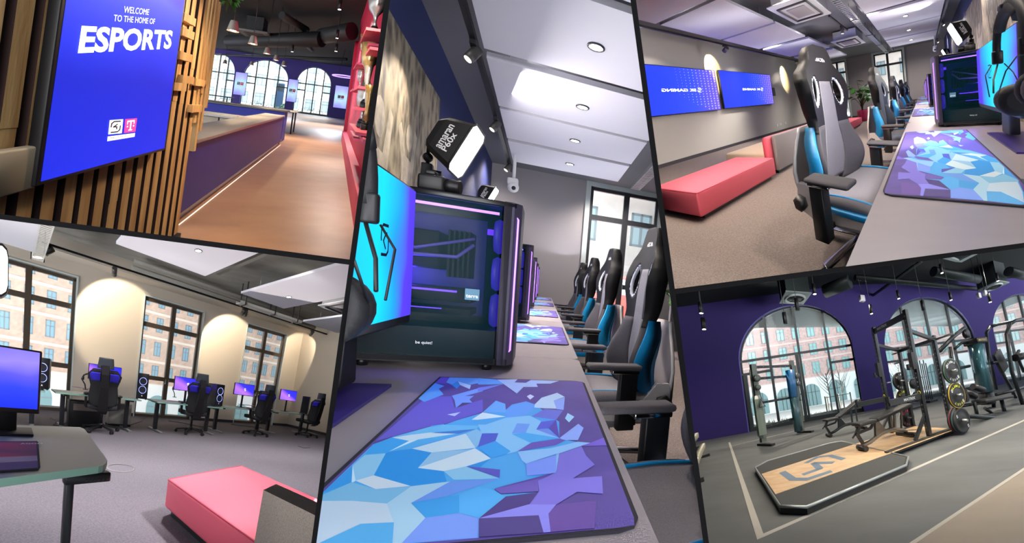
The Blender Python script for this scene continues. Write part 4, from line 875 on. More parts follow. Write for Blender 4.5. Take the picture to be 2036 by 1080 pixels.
    stand_mic(170, 775, 'slim black stand carrying the headset left of the first monitor'); stand_mic(347, 790, 'slim black stand carrying the headset at the middle window'); stand_mic(462, 801, 'slim black stand carrying the headset left of the third monitor'); stand_mic(553, 808, 'slim black stand carrying the headset at the corner monitor')
    for (px, py, lbl) in ((163, 772, 'leftmost'), (349, 799, 'middle'), (490, 806, 'third'), (575, 812, 'rightmost')):
        p = H.at(px, py, 'z', zd); m = MB(); m.box(-.3, .35, -.14, .14, 0, .005, 0, .002, seg=1); single(H, 'desk_mat', lbl+' pinkish desk mat on the window desks'+V, 'desk mat', m, mat('mat_pinkish', 'b08aa8', .8, noise=.2, nscale=5), (p.x+.1, p.y+.12, zd), 0, 'pinkish desk mats')
    for (px, py, rz, lbl) in ((199.6, 857.6, -.22, 'leftmost black mesh office chair, seen from behind'), (378, 861.7, -.16, 'second black mesh office chair from the left'), (507, 865, -.1, 'third black mesh office chair, before the third window'), (607.6, 868, -.08, 'rightmost black mesh office chair, in the corner')):
        p = H.at(px, py, 'z', 0); office_chair(H, (p.x, p.y, 0), rz, lbl+V, 'mesh office chairs')
    # dark cases under the first desk
    p = H.at(172, 852, 'z', 0); t = Thing(H, 'storage_case', 'dark upright storage case under the desk behind the leftmost chair'+V, 'case', (p.x, p.y+.25, 0)); m = MB(); m.box(-.32, .32, -.15, .15, 0, .52, 0, .02); t.part('body', m, M['black_plastic']); m = MB(); m.box(-.25, .2, -.157, -.15, .33, .46, 0); t.part('label_panel', m, mat('case_panel', '6d6460', .7))
    p = H.at(243, 852, 'z', 0); t = Thing(H, 'storage_case', 'grey panelled case under the desk right of the leftmost chair'+V, 'case', (p.x, p.y+.35, 0)); m = MB(); m.box(-.25, .25, -.12, .12, .05, .5, 0, .01); t.part('body', m, mat('case_grey', '8b8a86', .6)); m = MB(); m.box(-.25, .25, -.13, .12, 0, .05); t.part('base', m, M['black_plastic'])
    def cable(pts, lbl, r=.008, z=.012):
        m = MB(); m.tube([(q.x, q.y, z) for q in (H.at(a, b, 'z', 0) for a, b in pts)], r, 6); single(H, 'cable', lbl+V, 'cable', m, M['black_plastic'])
    cable([(100, 832), (112, 838), (106, 846), (118, 848), (138, 838), (150, 834)], 'coiled black cable between the two left desks'); cable([(230, 843), (260, 846), (283, 838), (292, 825)], 'black cable looping from the second desk to the floor'); cable([(335, 838), (365, 842), (400, 850), (420, 848)], 'black cable behind the second office chair'); cable([(460, 845), (490, 848), (520, 852)], 'black cable on the floor by the third desk'); cable([(592, 888), (604, 892), (618, 891)], 'thin cable on the carpet in front of the rightmost chair', .004)
    p = H.at(240, 931, 'z', 0); m = MB(); m.lathe([(.155, .002), (.175, .002), (.175, .005), (.155, .005)], (0, 0, 0), (0, 0, 1), 40, cap=False); single(H, 'floor_outlet', 'round floor outlet ring in the carpet'+V, 'floor outlet', m, mat('outlet_ring', '8a8588', .6), (p.x, p.y, 0))
    # near desk with screen and mat
    zn = .74*k; P = lambda x, y: H.at(x, y, 'z', zn); c0 = P(208, 926); t = Thing(H, 'desk', 'large grey desk with green edge in the near left corner'+V, 'desk', (c0.x, c0.y, 0)); O = Vector((c0.x, c0.y, 0))
    out = [P(-160, 972), P(196, 927.5), P(205, 925.5), P(211, 921), P(213.5, 915), P(172, 858), P(166, 852), P(158, 849.5), P(-160, 839)]; m = MB(); m.prism([(q.x-O.x, q.y-O.y, zn-.026) for q in out], (0, 0, .026), 0, 1); t.part('desktop', m, [mat('desk_near', '8e9290', .4), mat('desk_green_edge', '7da596', .5)])
    a = H.at(141, 948, 'z', zn-.03); x, y = a.x-O.x+.0, a.y-O.y+.02; m = MB(); m.box(x-.014, x+.014, y-.015, y+.03, .03, zn-.026, 0, .004); l = t.part('leg', m, M['black_metal'])
    m = MB(); m.bar((x-.02, y-.0, zn-.045), (x+.14, y+.02, zn-.045), .04, .036, bev=.006)
    for q in range(6): m.cyl((x+.05+q*.014, y-.03, zn-.045), (x+.05+q*.014, y-.024, zn-.045), .004, n=8)
    t.part('top_bracket', m, M['black_metal'], l); m = MB(); m.box(x-.045, x+.02, y-.1, y+.36, 0, .035, 0, .006); t.part('foot', m, mat('foot_steel', '8a9296', .35, .5), l)
    a = [P(-30, 880.5), P(73, 879), P(76.5, 881.5), P(80, 930), P(76, 935.5), P(-30, 943)]; ce = P(50, 905); m = MB(); m.prism([(q.x-ce.x, q.y-ce.y, .0005) for q in a], (0, 0, .004)); t2 = Thing(H, 'desk_mat', 'pink and purple desk mat on the near green edged desk'+V, 'desk mat', (ce.x, ce.y, zn)); t2.part('mat_edge', m, mat('mat_black', '1d1a26', .8))
    bl, br, tr, tl = P(-28, 941), P(75.5, 933.5), P(72, 881), P(-28, 882); f = lambda u, v: tuple((bl*(1-u)+br*u)*(1-v)+(tl*(1-u)+tr*u)*v-ce+Vector((0, 0, .0052)))
    for (v0, v1, cc, nm) in ((0, .22, '6d4f9c', 'violet_band'), (.22, .40, 'b9a2cc', 'pale_band'), (.40, 1, 'b8426e', 'red_band')):
        m = MB(); m.grid(lambda u, v: f(u, v0+(v1-v0)*v), 8, 4); t2.part(nm, m, mat('matband_'+cc, cc, .8, col2={'6d4f9c': '5a4890', 'b9a2cc': '8a70b0', 'b8426e': '5c3f78'}[cc], nscale=4, detail=1))
    m = MB(); o = Vector(f(.66, .88)); m.text('AGON', o, Vector(f(.9, .88))-o, Vector(f(.66, 1))-o, .018, .08, 0, .01, lift=(0, 0, .001)); t2.part('lettering', m, M['text_white'])
    y = P(80, 865).y; a = H.at(-70, 812, 'y', y); b = H.at(84, 699, 'y', y); br_ = H.at(79, 824, 'y', y); x1 = (b.x+br_.x)/2; t = Thing(H, 'monitor', 'big monitor with a blue violet picture at the left edge'+V, 'monitor', ((a.x+x1)/2, y, zn)); w = (x1-a.x)/2; z0 = br_.z-zn; z1 = b.z-zn
    m = MB(); m.box(-w, w, 0, .045, z0, z1, 0, .006); hb = t.part('housing', m, mat('bezel_brown', '241d1c', .5)); m = MB(); m.quad([(-w+.008, -.0015, z0+.022), (w-.010, -.0015, z0+.022), (w-.010, -.0015, z1-.008), (-w+.008, -.0015, z1-.008)]); t.part('screen', m, screen_mat('big_screen', [(0, '1e30d8'), (.35, '3042e4'), (.6, '5a55f0'), (.8, '9080fa'), (1, '7a70f8')], 1, .95, .3, 1.3), hb)
    m = MB(); m.box(-.05, .05, .04, .07, .01, z0+.1, 0, .004); m.box(-w*.9, -w*.1+.13, -.05, .12, 0, .012, 0, .003); t.part('stand', m, M['black_plastic'])
    y = 1.6*k; L = [H.at(px, py, 'y', y) for px, py in ((-60, 478), (5, 484), (14, 494), (17.5, 510), (17, 570), (13, 584), (4, 590), (-60, 596))]; ce = sum(L, Vector())/len(L); m = MB(); m.prism([(q.x-ce.x, q.y-ce.y, q.z-ce.z) for q in L], (0, .05, 0)); t = Thing(H, 'studio_light', 'white rounded studio lamp with dark rim at the top left edge'+V, 'studio light', tuple(ce)); b = t.part('housing', m, M['black_plastic']); m = MB(); m.prism([((q.x-ce.x)*.93, -.003, (q.z-ce.z)*.9) for q in L], (0, .003, 0)); t.part('diffuser', m, mat('lamp_soft', 'ffffff', .5, emit=.9)); m = MB(); m.cyl((-.05, .03, -.1), (-.05, .03, -ce.z), .012, n=10); t.part('stand', m, M['black_metal'])
    # pink bench with grey back
    z1 = .30*k; p0 = H.at(332, 952, 'z', z1); p1 = H.at(479, 925, 'z', z1); q = H.at(511, 1080, 'z', z1); e1 = (q-p0).normalized(); e2 = p1-p0; Wd = e2.length; e2 = e2/Wd; L = 1.9
    t = Thing(H, 'lounge_bench', 'salmon pink cushion bench with grey backrest in the foreground'+V, 'bench', (p0.x, p0.y, 0)); o = Vector((0, 0, 0)); Bp = lambda s, w, z: e1*s+e2*(w*Wd)+Vector((0, 0, z))
    def blk(mb, s0, s1, w0, w1, z0, z1, r=.0):
        mx = Matrix(((e1.x, e2.x, 0, 0), (e1.y, e2.y, 0, 0), (0, 0, 1, 0), (0, 0, 0, 1))); mb.box(s0, s1, w0*Wd, w1*Wd, z0, z1, 0, r, mx, seg=3)
    m = MB(); blk(m, 0, L, 0, 1, .07, z1, .03); cu = t.part('cushion', m, M['pink']); m = MB(); m.tube([Bp(.012, .01, z1-.006), Bp(L, .01, z1-.006)], .008, 6); m.tube([Bp(.012, .02, z1-.006), Bp(.012, .98, z1-.006)], .008, 6); m.tube([Bp(.02, .99, z1-.006), Bp(L, .99, z1-.006)], .008, 6); t.part('piping', m, mat('pink_piping', 'c84860', .7), cu)
    m = MB(); blk(m, .06, L, .05, .95, 0, .07); t.part('plinth', m, M['black_plastic'])
    zt = .62*k; Q = [H.at(x, y, 'z', zt) for x, y in ((523.6, 974.5), (549, 962.4), (690, 1026), (690, 1056))]; m = MB(); m.prism([(q.x-p0.x, q.y-p0.y, .04) for q in Q], (0, 0, zt-.04)); t.part('backrest', m, mat('rest_taupe', '94877c', .95, noise=.25, nscale=160))
    # added fill: spots without fixtures and one upward area lamp
    for (x, y) in ((1.6, 2.9), (3.4, 3.6), (1.5, 4.6), (5.4, 4.6), (-1.2, 4.), (2.0, 1.7)): downlight(H, x*k, y*k, 2.95*k, 190, 'fffaf8')
    lamp(H, 'AREA', (3, 4.2, 1.75), 70, 'fff4ea', 9, (3, 4.2, 4), sizey=5.)
def grass_mb(x0, x1, y0, y1, z, n, h):
    r = random.Random(9); m = MB()
    for i in range(n):
        x, y = r.uniform(x0, x1), r.uniform(y0, y1); c = Vector((x, y, z))
        for q in range(5):
            a = r.uniform(0, 2*PI); d = Vector((math.cos(a), math.sin(a), 0)); w = Vector((-d.y, d.x, 0))*.02; hh = h*r.uniform(.5, 1); m.add([c-w, c+w, c+d*hh*.5+Vector((0, 0, hh))], [[0, 1, 2]])
    return m
# ================================================================== the gym (lower right view)
def arch_pts(s0, s1, zs, zt, n=28):
    c = (s0+s1)/2; a = (s1-s0)/2
    return [(s0, 0)]+[(c-a*math.cos(PI*q/n), zs+(zt-zs)*math.sin(PI*q/n)) for q in range(n+1)]+[(s1, 0)]
class Strip:
    """a straight run of wall between two plan points: s along it, z up, d into the street"""
    def __init__(s, a, b):
        s.a = Vector((*a, 0)); e = Vector((*b, 0))-s.a; s.L = e.length; s.e = e/s.L; s.n = Vector((-s.e.y, s.e.x, 0))
    def P(s, q, z, d=0.): return s.a+s.e*q+s.n*d+Vector((0, 0, z))
def arch_wall(H, name, st, s0, s1, zs, zt, ztop, m, reveal_m, a=0., b=None, th=.42):
    b = st.L if b is None else b; mb = MB(); A = arch_pts(s0, s1, zs, zt)
    for d in (0., th):
        mb.poly([st.P(a, 0, d), st.P(s0, 0, d), st.P(s0, ztop, d), st.P(a, ztop, d)]); mb.poly([st.P(s1, 0, d), st.P(b, 0, d), st.P(b, ztop, d), st.P(s1, ztop, d)])
        for (p, q) in zip(A[1:-1], A[2:-1]): mb.poly([st.P(p[0], p[1], d), st.P(q[0], q[1], d), st.P(q[0], ztop, d), st.P(p[0], ztop, d)])
    for (p, q) in zip(A, A[1:]): mb.add([st.P(p[0], p[1], 0), st.P(q[0], q[1], 0), st.P(q[0], q[1], th), st.P(p[0], p[1], th)], [[0, 1, 2, 3]], 1)
    return struct(H, name, mb, [m, reveal_m])
def arch_window(H, n, st, s0, s1, zs, zt, mull, bars, doors, frm, d=.20, fr=.07):
    mb = MB(); A = arch_pts(s0, s1, zs, zt); c = (s0+s1)/2; a = (s1-s0)/2
    def top(s): k = max(-1, min(1, (s-c)/a)); return zs+(zt-zs)*math.sqrt(max(0, 1-k*k))
    mb.tube([st.P(x, max(z, .05), d) for x, z in A], fr, 6, cap=True); U = st.n
    for q in mull: mb.bar(st.P(q, 0, d), st.P(q, top(q), d), fr*1.5, fr*1.8, up=U)
    for (z, x0, x1) in bars: mb.bar(st.P(x0, z, d), st.P(x1, z, d), fr*1.5, fr*1.8, up=U)
    mb.bar(st.P(s0, .09, d), st.P(s1, .09, d), .18, .1, up=U)
    for (x, z0, z1) in doors: mb.bar(st.P(x, z0, d), st.P(x, z1, d), fr*2.2, fr*1.6, up=U)
    o = struct(H, 'window_%d' % n, mb, frm)
    g = MB(); g.poly([st.P(x, z, d+.02) for x, z in A]); g.poly([st.P(x, z, d+.035) for x, z in reversed(A)]); mesh_obj(H, 'window_pane', g, MATS['glass_pane'], o)
def plate(t, under, c, ax, r, col, label=None, letter=None, th=.06):
    m = MB(); ax = Vector(ax); m.lathe([(.025, -th/2), (r*.45, -th/2), (r*.50, -th*.38), (r*.80, -th*.38), (r*.88, -th/2), (r, -th*.4), (r, th*.4), (r*.88, th/2), (r*.80, th*.38), (r*.5, th*.38), (r*.45, th/2), (.025, th/2)], c, ax, 36, cap=False)
    o = t.part('weight_plate', m, mat('plate_black', '17191a', .6), under, label)
    if col:
        k = MB(); k.tube([Vector(c)+ax*(th*.30)+Vector((math.cos(q)*r*1.0, 0, math.sin(q)*r*1.0)) for q in [2*PI*i/36 for i in range(36)]], .008, 6, closed=True); t.part('coloured_rim', k, mat('rim_'+col, col, .6), o)
    return o
def ring_letters(t, under, c, sgn, r, word, col, a0, a1, h=.05):
    m = MB(); n = len(word)
    for i, ch in enumerate(word):
        a = a0+(a1-a0)*(i+.5)/n; d = Vector((math.cos(a), 0, math.sin(a))); v = d; u = Vector((math.sin(a), 0, -math.cos(a)))
        m.text(ch, Vector(c)+d*(r-h/2), u, v, h, h*.8, 0, .03, 'C')
    t.part('lettering', m, mat('letters_'+col, col, .6), under)
def gym_bench(H, base, label, col, L=1.25, incl=0.0):
    """adjustable weight bench along local x; seat at the low x end"""
    t = Thing(H, 'weight_bench', label, 'weight bench', base, 0, 'adjustable weight benches'); fm = mat('bench_'+col, col, .45, .2); pad = mat('bench_pad', '1f2124', .5); bk = MATS['black_plastic']
    m = MB(); m.box(0, .36, -.15, .15, .41, .47, 0, .02); t.part('seat_pad', m, pad)
    d = Vector((math.cos(incl), 0, math.sin(incl))); o = Vector((.38, 0, .43)); up = Vector((-d.z, 0, d.x)); m = MB(); mx = Matrix(((d.x, 0, up.x, o.x), (0, 1, 0, 0), (d.z, 0, up.z, o.z), (0, 0, 0, 1))); m.box(0, .86, -.14, .14, -.02, .045, 0, .02, mx); t.part('back_pad', m, pad)
    m = MB(); m.tube([(.06, 0, .075), (.25, 0, .10), (.42, 0, .16), (.58, 0, .20), (.80, 0, .19), (1.0, 0, .12), (1.08, 0, .08)], .038, 8); m.prism([(.36, -.03, .16), (.62, -.03, .18), (.48, -.03, .40), (.40, -.03, .40)], (0, .06, 0)); fr = t.part('frame', m, fm)
    m = MB(); m.bar((.10, 0, .09), (-.0, 0, .30), .05, .05); m.bar((0, 0, .30), (.08, 0, .41), .05, .05); m.bar((-.02, 0, .29), (.30, 0, .32), .04, .04); m.bar((.3, 0, .32), (.38, 0, .41), .04, .04); m.bar((0, 0, .32), (-.09, 0, .24), .025, .025); t.part('seat_support', m, bk)
    m = MB(); m.bar(o+d*.5-up*.02, (.82, 0, .19), .04, .04); m.bar(o+d*.68-up*.02, (.98, 0, .15), .04, .03); t.part('back_support', m, fm)
    m = MB(); m.cyl((.06, -.13, .045), (.06, .13, .045), .045, n=16); t.part('wheel', m, bk); m = MB(); m.box(1.02, 1.12, -.26, .26, 0.0, .075, 0, .02); t.part('rear_foot', m, bk)
    return t
def gym(H):
    arena_mats(); M = MATS; V = ', lower right view'
    pur = mat('wall_purple', '291a64', .8); rev = mat('reveal_violet', '6a62c4', .55); frm = mat('gym_frame', '2c3436', .45); rub = mat('rubber_floor', '62676a', .8, noise=.10, nscale=1.4, bump=.1, bscale=160); MATS['gym_steel'] = gs = mat('gym_steel', '20262a', .4, .3); bk = M['black_plastic']
    m = MB(); m.box(-6, 24, 1.29, 14, -.1, 0); struct(H, 'floor', m, rub)
    m = MB(); m.box(-6, 24, -1.5, 1.29, -.1, 0); struct(H, 'floor', m, mat('floor_pale', '8a7f73', .6, noise=.08, nscale=1.2))
    m = MB(); m.box(-6, 24, 1.275, 1.305, 0, .003); struct(H, 'trim_1', m, mat('tape_grey', 'b5b2aa', .7))
    ZC = 6.3; m = MB(); m.box(-6, 24, -1.5, 15.5, ZC, ZC+.1); struct(H, 'ceiling', m, mat('gym_ceiling', '0e1615', .8))
    m = MB()
    for (a, b) in (((.16, 2.2), (.22, 9.3)), ((.16, 2.19), (12., 2.25))): pass
    m.box(.155, .215, 2.2, 9.3, 0, .003); m.box(.155, 12, 2.19, 2.24, 0, .003); m.box(.155, 12, 8.2, 8.24, 0, .003); struct(H, 'trim_2', m, mat('tape_white', 'b9b9b4', .7))
    W = [(-3, 13.3), (1.0, 11.4), (6.0, 9.1), (14, 7.1), (21, 5.3)]
    S0 = Strip(W[0], W[1]); S1 = Strip(W[1], W[2]); S2 = Strip(W[2], W[3]); S3 = Strip(W[3], W[4])
    m = MB(); m.prism([S0.P(-4, 0), S0.P(S0.L, 0), S0.P(S0.L, ZC), S0.P(-4, ZC)], S0.n*.4); struct(H, 'wall_left', m, pur)
    arch_wall(H, 'wall_back', S1, .04, 5.46, 3.2, 5.66, ZC, pur, rev, 0., S1.L); arch_wall(H, 'wall_back', S2, 1.62, 7.3, 2.75, 5.45, ZC, pur, rev); arch_wall(H, 'wall_right', S3, .46, 6.2, 3.0, 5.3, ZC, pur, rev)
    arch_window(H, 1, S1, .04, 5.46, 3.2, 5.66, [1.42, 2.85, 4.25], [(3.3, .04, 5.46), (2.68, .04, 1.42), (2.6, 4.25, 5.46)], [(.18, 0, 2.65), (2.7, 0, 3.3)], frm)
    arch_window(H, 2, S2, 1.62, 7.3, 2.75, 5.45, [3.05, 4.5, 5.95], [(2.85, 1.62, 7.3), (2.2, 1.62, 3.05), (2.2, 5.95, 7.3)], [], frm); arch_window(H, 3, S3, .46, 6.2, 3.0, 5.3, [1.9, 3.3, 4.8], [(3.05, .46, 6.2), (2.4, .46, 1.9)], [], frm)
    # street outside
    brick = mat('rose_brick', 'b39a94', .9, noise=.18, nscale=3.2)
    bx = Matrix.Rotation(-.40, 3, 'Z')
    def street_block(label, x, y, rz, w, z1, zs, nb):
        t = Thing(H, 'apartment_building', label+V, 'building', (x, y, -.4), rz); m = MB(); m.box(-w/2, w/2, 0, 2, 4.6, z1); t.part('facade', m, brick); m = MB(); m.box(-w/2, w/2, -.12, 2, 0, 4.6); t.part('arcade_wall', m, mat('arcade_pale', 'd4dedd', .85))
        m = MB(); z = 4.6
        while z < z1: m.box(-w/2, w/2, -.10, .02, z-.1, z+.18); z += 3.1
        m.box(-w/2, w/2, -.25, .3, z1-.2, z1+.25); t.part('string_course', m, mat('course_rose', 'c4b2ac', .85)); n = int(w/2.5); z = 4.6
        while z+3 < z1+.6:
            for i in range(n):
                c = -w/2+2.5*(i+.5); g = MB(); a, b, e, f = c-.62, c+.62, z+.65, z+2.6
                for q in ((a, a+.09, e, f), (b-.09, b, e, f), (a, b, f-.09, f), (a, b, e, e+.09), (c-.05, c+.05, e, f), (a, b, f-.62, f-.54)): g.box(q[0], q[1], -.06, .02, q[2], q[3])
                fo = t.part('window', g, mat('facade_frame', '7f8d92', .6)); g = MB(); g.box(a+.05, b-.05, -.03, .01, e+.05, f-.05); t.part('pane', g, mat('pane_teal', '7fb0ae', .15, spec=.8), fo)
            z += 3.1
        for i in range(nb):
            x = -w/2+4.2*(i+.5); m = MB(); pts = [(x-1.35, .1), (x+1.35, .1)]+[(x+1.35*math.cos(a), 2.3+1.35*math.sin(a)) for a in [PI*q/14 for q in range(15)]]; m.prism([(a, -.2, b) for a, b in pts], (0, .09, 0)); f = t.part('arch_window', m, mat('arch_shade', '6f9092', .25)); m = MB()
            for q in (-.6, 0, .6): m.box(x+q-.035, x+q+.035, -.24, -.2, .1, 3.5)
            m.box(x-1.35, x+1.35, -.24, -.2, 2.25, 2.33); t.part('arch_bars', m, frm, f)
    street_block('rose brick block with arcade straight behind the first gym window', 9.0, 37., -.43, 70, 24, 4.6, 16)
    street_block('rose brick block behind the second and third gym windows', 42, 24, -.75, 44, 17.5, 4.6, 10)
    m = MB(); m.prism([(-30, 26, -.4), (-30, 56, -.4), (90, 56, -.4), (90, -12, -.4), (21.5, 5.5, -.4), (14.3, 7.5, -.4), (6.2, 9.6, -.4), (1, 11.9, -.4), (-6, 15, -.4)], (0, 0, -.05)); struct(H, 'ground', m, mat('street_grey', 'c9cac2', .9, noise=.08, nscale=1.))
    gr = MB(); g1 = grass_mb(-2, 14, 1.6, 5.5, 0, 1800, .55)
    gr.v = [S1.P(0, 0)+S1.e*v.x+S1.n*v.y+Vector((0, 0, v.z-.38)) for v in g1.v]; gr.f = g1.f; gr.m = g1.m; gr.sm = g1.sm; single(H, 'dry_grass', 'tufts of pale dry grass outside the gym windows'+V, 'grass', gr, mat('straw_green', 'c0c09a', .9), kind='stuff')
    for i, s in enumerate((4.0, 4.9, 7.5, 9.5)):
        p = S1.P(s, -1, 5.2+i*.3); t = Thing(H, 'young_tree', ['young bare tree with support posts right of the door', 'thin bare tree behind the door glazing', 'bare tree before the second gym window', 'bare tree behind the rack'][i]+V, 'tree', tuple(p), 0, 'bare street trees'); m = MB(); m.tube([(0, 0, 0), (.03, 0, 2), (0, .05, 3.6)], [.06, .05, .03], 8); rr = random.Random(i)
        for q in range(14): a = rr.uniform(0, 2*PI); z = rr.uniform(1.9, 3.5); m.tube([(0, 0, z), (math.cos(a)*.5, math.sin(a)*.5, z+.6), (math.cos(a)*.8, math.sin(a)*.8, z+1.2)], [.022, .014, .006], 5)
        t.part('trunk', m, mat('bark_grey', '7a776c', .9)); m = MB()
        for a, b in ((-.5, -.3), (.5, -.3), (0, .5)): m.cyl((a, b, 0), (a, b, 2.0), .05, n=8)
        m.bar((-.5, -.3, 1.9), (.5, -.3, 1.9), .06, .04); t.part('support_posts', m, mat('post_wood', 'a79a82', .9))
    for st, s in ((S1, -1), (S1, 2.), (S1, 5.), (S2, 3.), (S2, 6.5), (S3, 2.), (S3, 6)): lamp(H, 'AREA', st.P(s, 2.4, 6.5), 2600, 'f2faff', 2.2, st.P(s, 5., 26), sizey=2.6)  # unseen lamps added outdoors to light the brick blocks
    for st, s in ((S1, 2.7),): lamp(H, 'AREA', st.P(s, 9.5, 3.0), 400, 'e4f4ff', 3.0, st.P(s, 0, -3))  # lamp added above the first arch for sky light on the floor
    # ceiling kit
    for (px, py, z, lbl) in ((1581, 594, 5.3, 'round vented ceiling cassette over the first arched window'), (1974, 571, 5.2, 'farther round vented ceiling cassette at the right')):
        p = H.at(px, py, 'z', z); t = Thing(H, 'ceiling_cassette', lbl+V, 'air conditioner', tuple(p)); m = MB(); m.box(-.55, .55, -.55, .55, 0, .06, 0, .01); b = t.part('fascia', m, mat('cassette_grey', '8a9694', .5)); m = MB(); m.tube([(math.cos(a)*.40, math.sin(a)*.40, -.01) for a in [2*PI*q/28 for q in range(28)]], .05, 8, closed=True); t.part('ring', m, mat('cassette_ring', 'b8c4c2', .4), b)
        m = MB(); m.lathe([(.36, -.006), (.05, -.012)], (0, 0, 0), (0, 0, 1), 24)
        for q in range(10): a = 2*PI*q/10; m.bar((0, 0, -.02), (math.cos(a)*.35, math.sin(a)*.35, -.015), .02, .01)
        t.part('vent', m, bk, b); m = MB(); m.box(-.5, .5, -.5, .5, .06, ZC-z); t.part('duct_box', m, mat('duct_dark', '1c2625', .6), b)
    for (p0, p1, z, r, lbl) in (((1640, 580), (1690, 560), 5.5, .28, 'fat dark duct beside the first ceiling cassette'), ((1700, 552), (1940, 574), 5.6, .12, 'long dark pipe under the gym ceiling'), ((1724, 596), (1832, 519), 5.7, .07, 'slanting dark conduit across the gym ceiling'), ((1856, 540), (1945, 556), 5.4, .2, 'dark duct above the second arched window'), ((2005, 540), (2036, 548), 5.4, .22, 'dark duct at the right edge of the gym ceiling')):
        a = H.at(*p0, 'z', z); b = H.at(*p1, 'z', z); c = (a+b)/2; m = MB(); m.tube([a-c, b-c], r, 14); single(H, 'ceiling_duct', lbl+V, 'duct', m, mat('duct_green', '1c2625', .55), tuple(c))
    a = H.at(1888, 517, 'z', 5.5); t = Thing(H, 'ceiling_light', 'angular grey ceiling light above the second arched window'+V, 'ceiling light', tuple(a)); P = [H.at(*q, 'z', 5.5)-a for q in ((1868, 513), (1886, 511), (1908, 519), (1940, 503), (1943, 506), (1912, 522), (1900, 521))]; m = MB(); m.prism(P, (0, 0, .08)); t.part('body', m, mat('fitting_grey', '9aa6a6', .5))
    hang = [(1394.5, 623, 4.0), (1400, 655, 3.4), (1620, 585, 4.2), (1733, 624, 3.6), (1787, 594, 4.2), (1873, 543, 4.6), (1891, 597, 3.9), (1984, 559, 4.4), (1969, 601, 3.4), (1586, 617, 3.4), (1562, 644, 3.2), (1836, 617, 3.3)]
    hn = ['tall hanging spotlight at the left wall', 'lower hanging spotlight at the left wall', 'hanging spotlight beside the fat duct', 'hanging spotlight left of the second arch', 'hanging spotlight near the top of the second arch', 'hanging spotlight below the angular ceiling light', 'hanging spotlight over the right side of the second arch', 'hanging spotlight high at the right', 'hanging spotlight low between second and third arch', 'unlit hanging spotlight before the first arched window', 'lower unlit hanging spotlight before the first arched window', 'unlit hanging spotlight before the second arched window']
    for i, ((px, py, z), l) in enumerate(zip(hang, hn)):
        p = H.at(px, py, 'z', z); t = Thing(H, 'pendant_spotlight', 'black '+l+V, 'spotlight', tuple(p), 0, 'hanging gym spotlights'); m = MB(); m.cyl((0, 0, .0), (0, 0, .32), .055, n=14); h = t.part('lamp_head', m, bk); m = MB(); m.cyl((0, 0, .32), (0, 0, ZC-z), .008, n=6); t.part('cord', m, mat('cord_grey', '4e5654', .6))
        if i < 9: m = MB(); m.lathe([(.045, -.002), (.02, -.003)], (0, 0, 0), (0, 0, 1), 14); t.part('lens', m, M['downlight'], h)
    for (x, y, pw) in ((1.5, 2.8, 85), (2.8, 2.4, 95), (4.6, 2.2, 130), (3.6, 4.4, 220), (1.2, 4.6, 190), (6.4, 2.6, 260), (1.0, 8.0, 420), (4.4, 6.8, 420), (9., 4., 380), (3.4, 1.3, 90), (1.9, 1.5, 50), (5.2, 1., 120), (.4, 2.6, 60)): downlight(H, x, y, 4.6, pw, 'fff0dc')  # added fill spots, not placed at the hanging spotlights
    lamp(H, 'SPOT', (-.4, 9.6, 4.6), 70, 'a050ff', .1, (-.6, 11.9, 1.5), 60, .9); lamp(H, 'SPOT', (6.3, 7.2, 4.2), 40, 'a050ff', .1, (6.9, 8.9, 2.0), 60, .9)
    for (px, py, z, lbl) in ((1714, 594, 4.4, 'small white projector head left of the second arch'), (1946, 588, 4.4, 'small white lamp head between the second and third arch'), (1958, 583, 4.5, 'second small white lamp head beside the far cassette')):
        p = H.at(px, py, 'z', z); t = Thing(H, 'lamp_head', lbl+V, 'spotlight', tuple(p)); m = MB(); m.box(-.1, .1, -.07, .07, -.12, .12, 0, .02); t.part('body', m, M['white_plastic']); m = MB(); m.cyl((0, 0, .12), (0, 0, ZC-z), .01, n=6); t.part('rod', m, bk)
    # lifting platform with rack
    t = Thing(H, 'lifting_platform', 'low octagonal lifting platform of black rubber and pale wood'+V, 'platform', (1.4, 3.3, 0)); o = Vector((1.4, 3.3, 0)); out = [(.42, 2.46), (.62, 2.22), (1.92, 2.22), (2.16, 2.42), (2.16, 2.74), (2.16, 3.84), (2.16, 4.36), (1.95, 4.5), (.66, 4.5), (.42, 4.28)]
    m = MB(); m.prism([(x-o.x, y-o.y, .01) for x, y in out], (0, 0, .066)); t.part('rim_frame', m, mat('platform_edge', '1a1c1d', .5)); m = MB(); c = Vector((1.29, 3.36, 0)); ins = [(c.x+(x-c.x)*.975, c.y+(y-c.y)*.98) for x, y in out]; m.prism([(x-o.x, y-o.y, .076) for x, y in ins], (0, 0, .004)); t.part('rubber_top', m, mat('platform_rubber', '3e4244', .9, noise=.25, nscale=120))
    m = MB(); m.prism([(x-o.x, y-o.y, .08) for x, y in ((.45, 2.80), (2.12, 2.76), (3.72, 2.76), (3.72, 3.86), (2.12, 3.83), (.45, 3.78))], (0, 0, .004)); wd = t.part('wood_strip', m, mat('platform_wood', 'e6caa4', .4, col2='d2ab7c', nscale=5, stretch=(1, 1, 1), noise=.1))
    m = MB(); m.tube([(x-o.x, y-o.y, .078) for x, y in out], .016, 6, closed=True); t.part('edge_trim', m, mat('trim_steel', '9aa3a6', .35, .4))
    m = MB(); zz = .0855
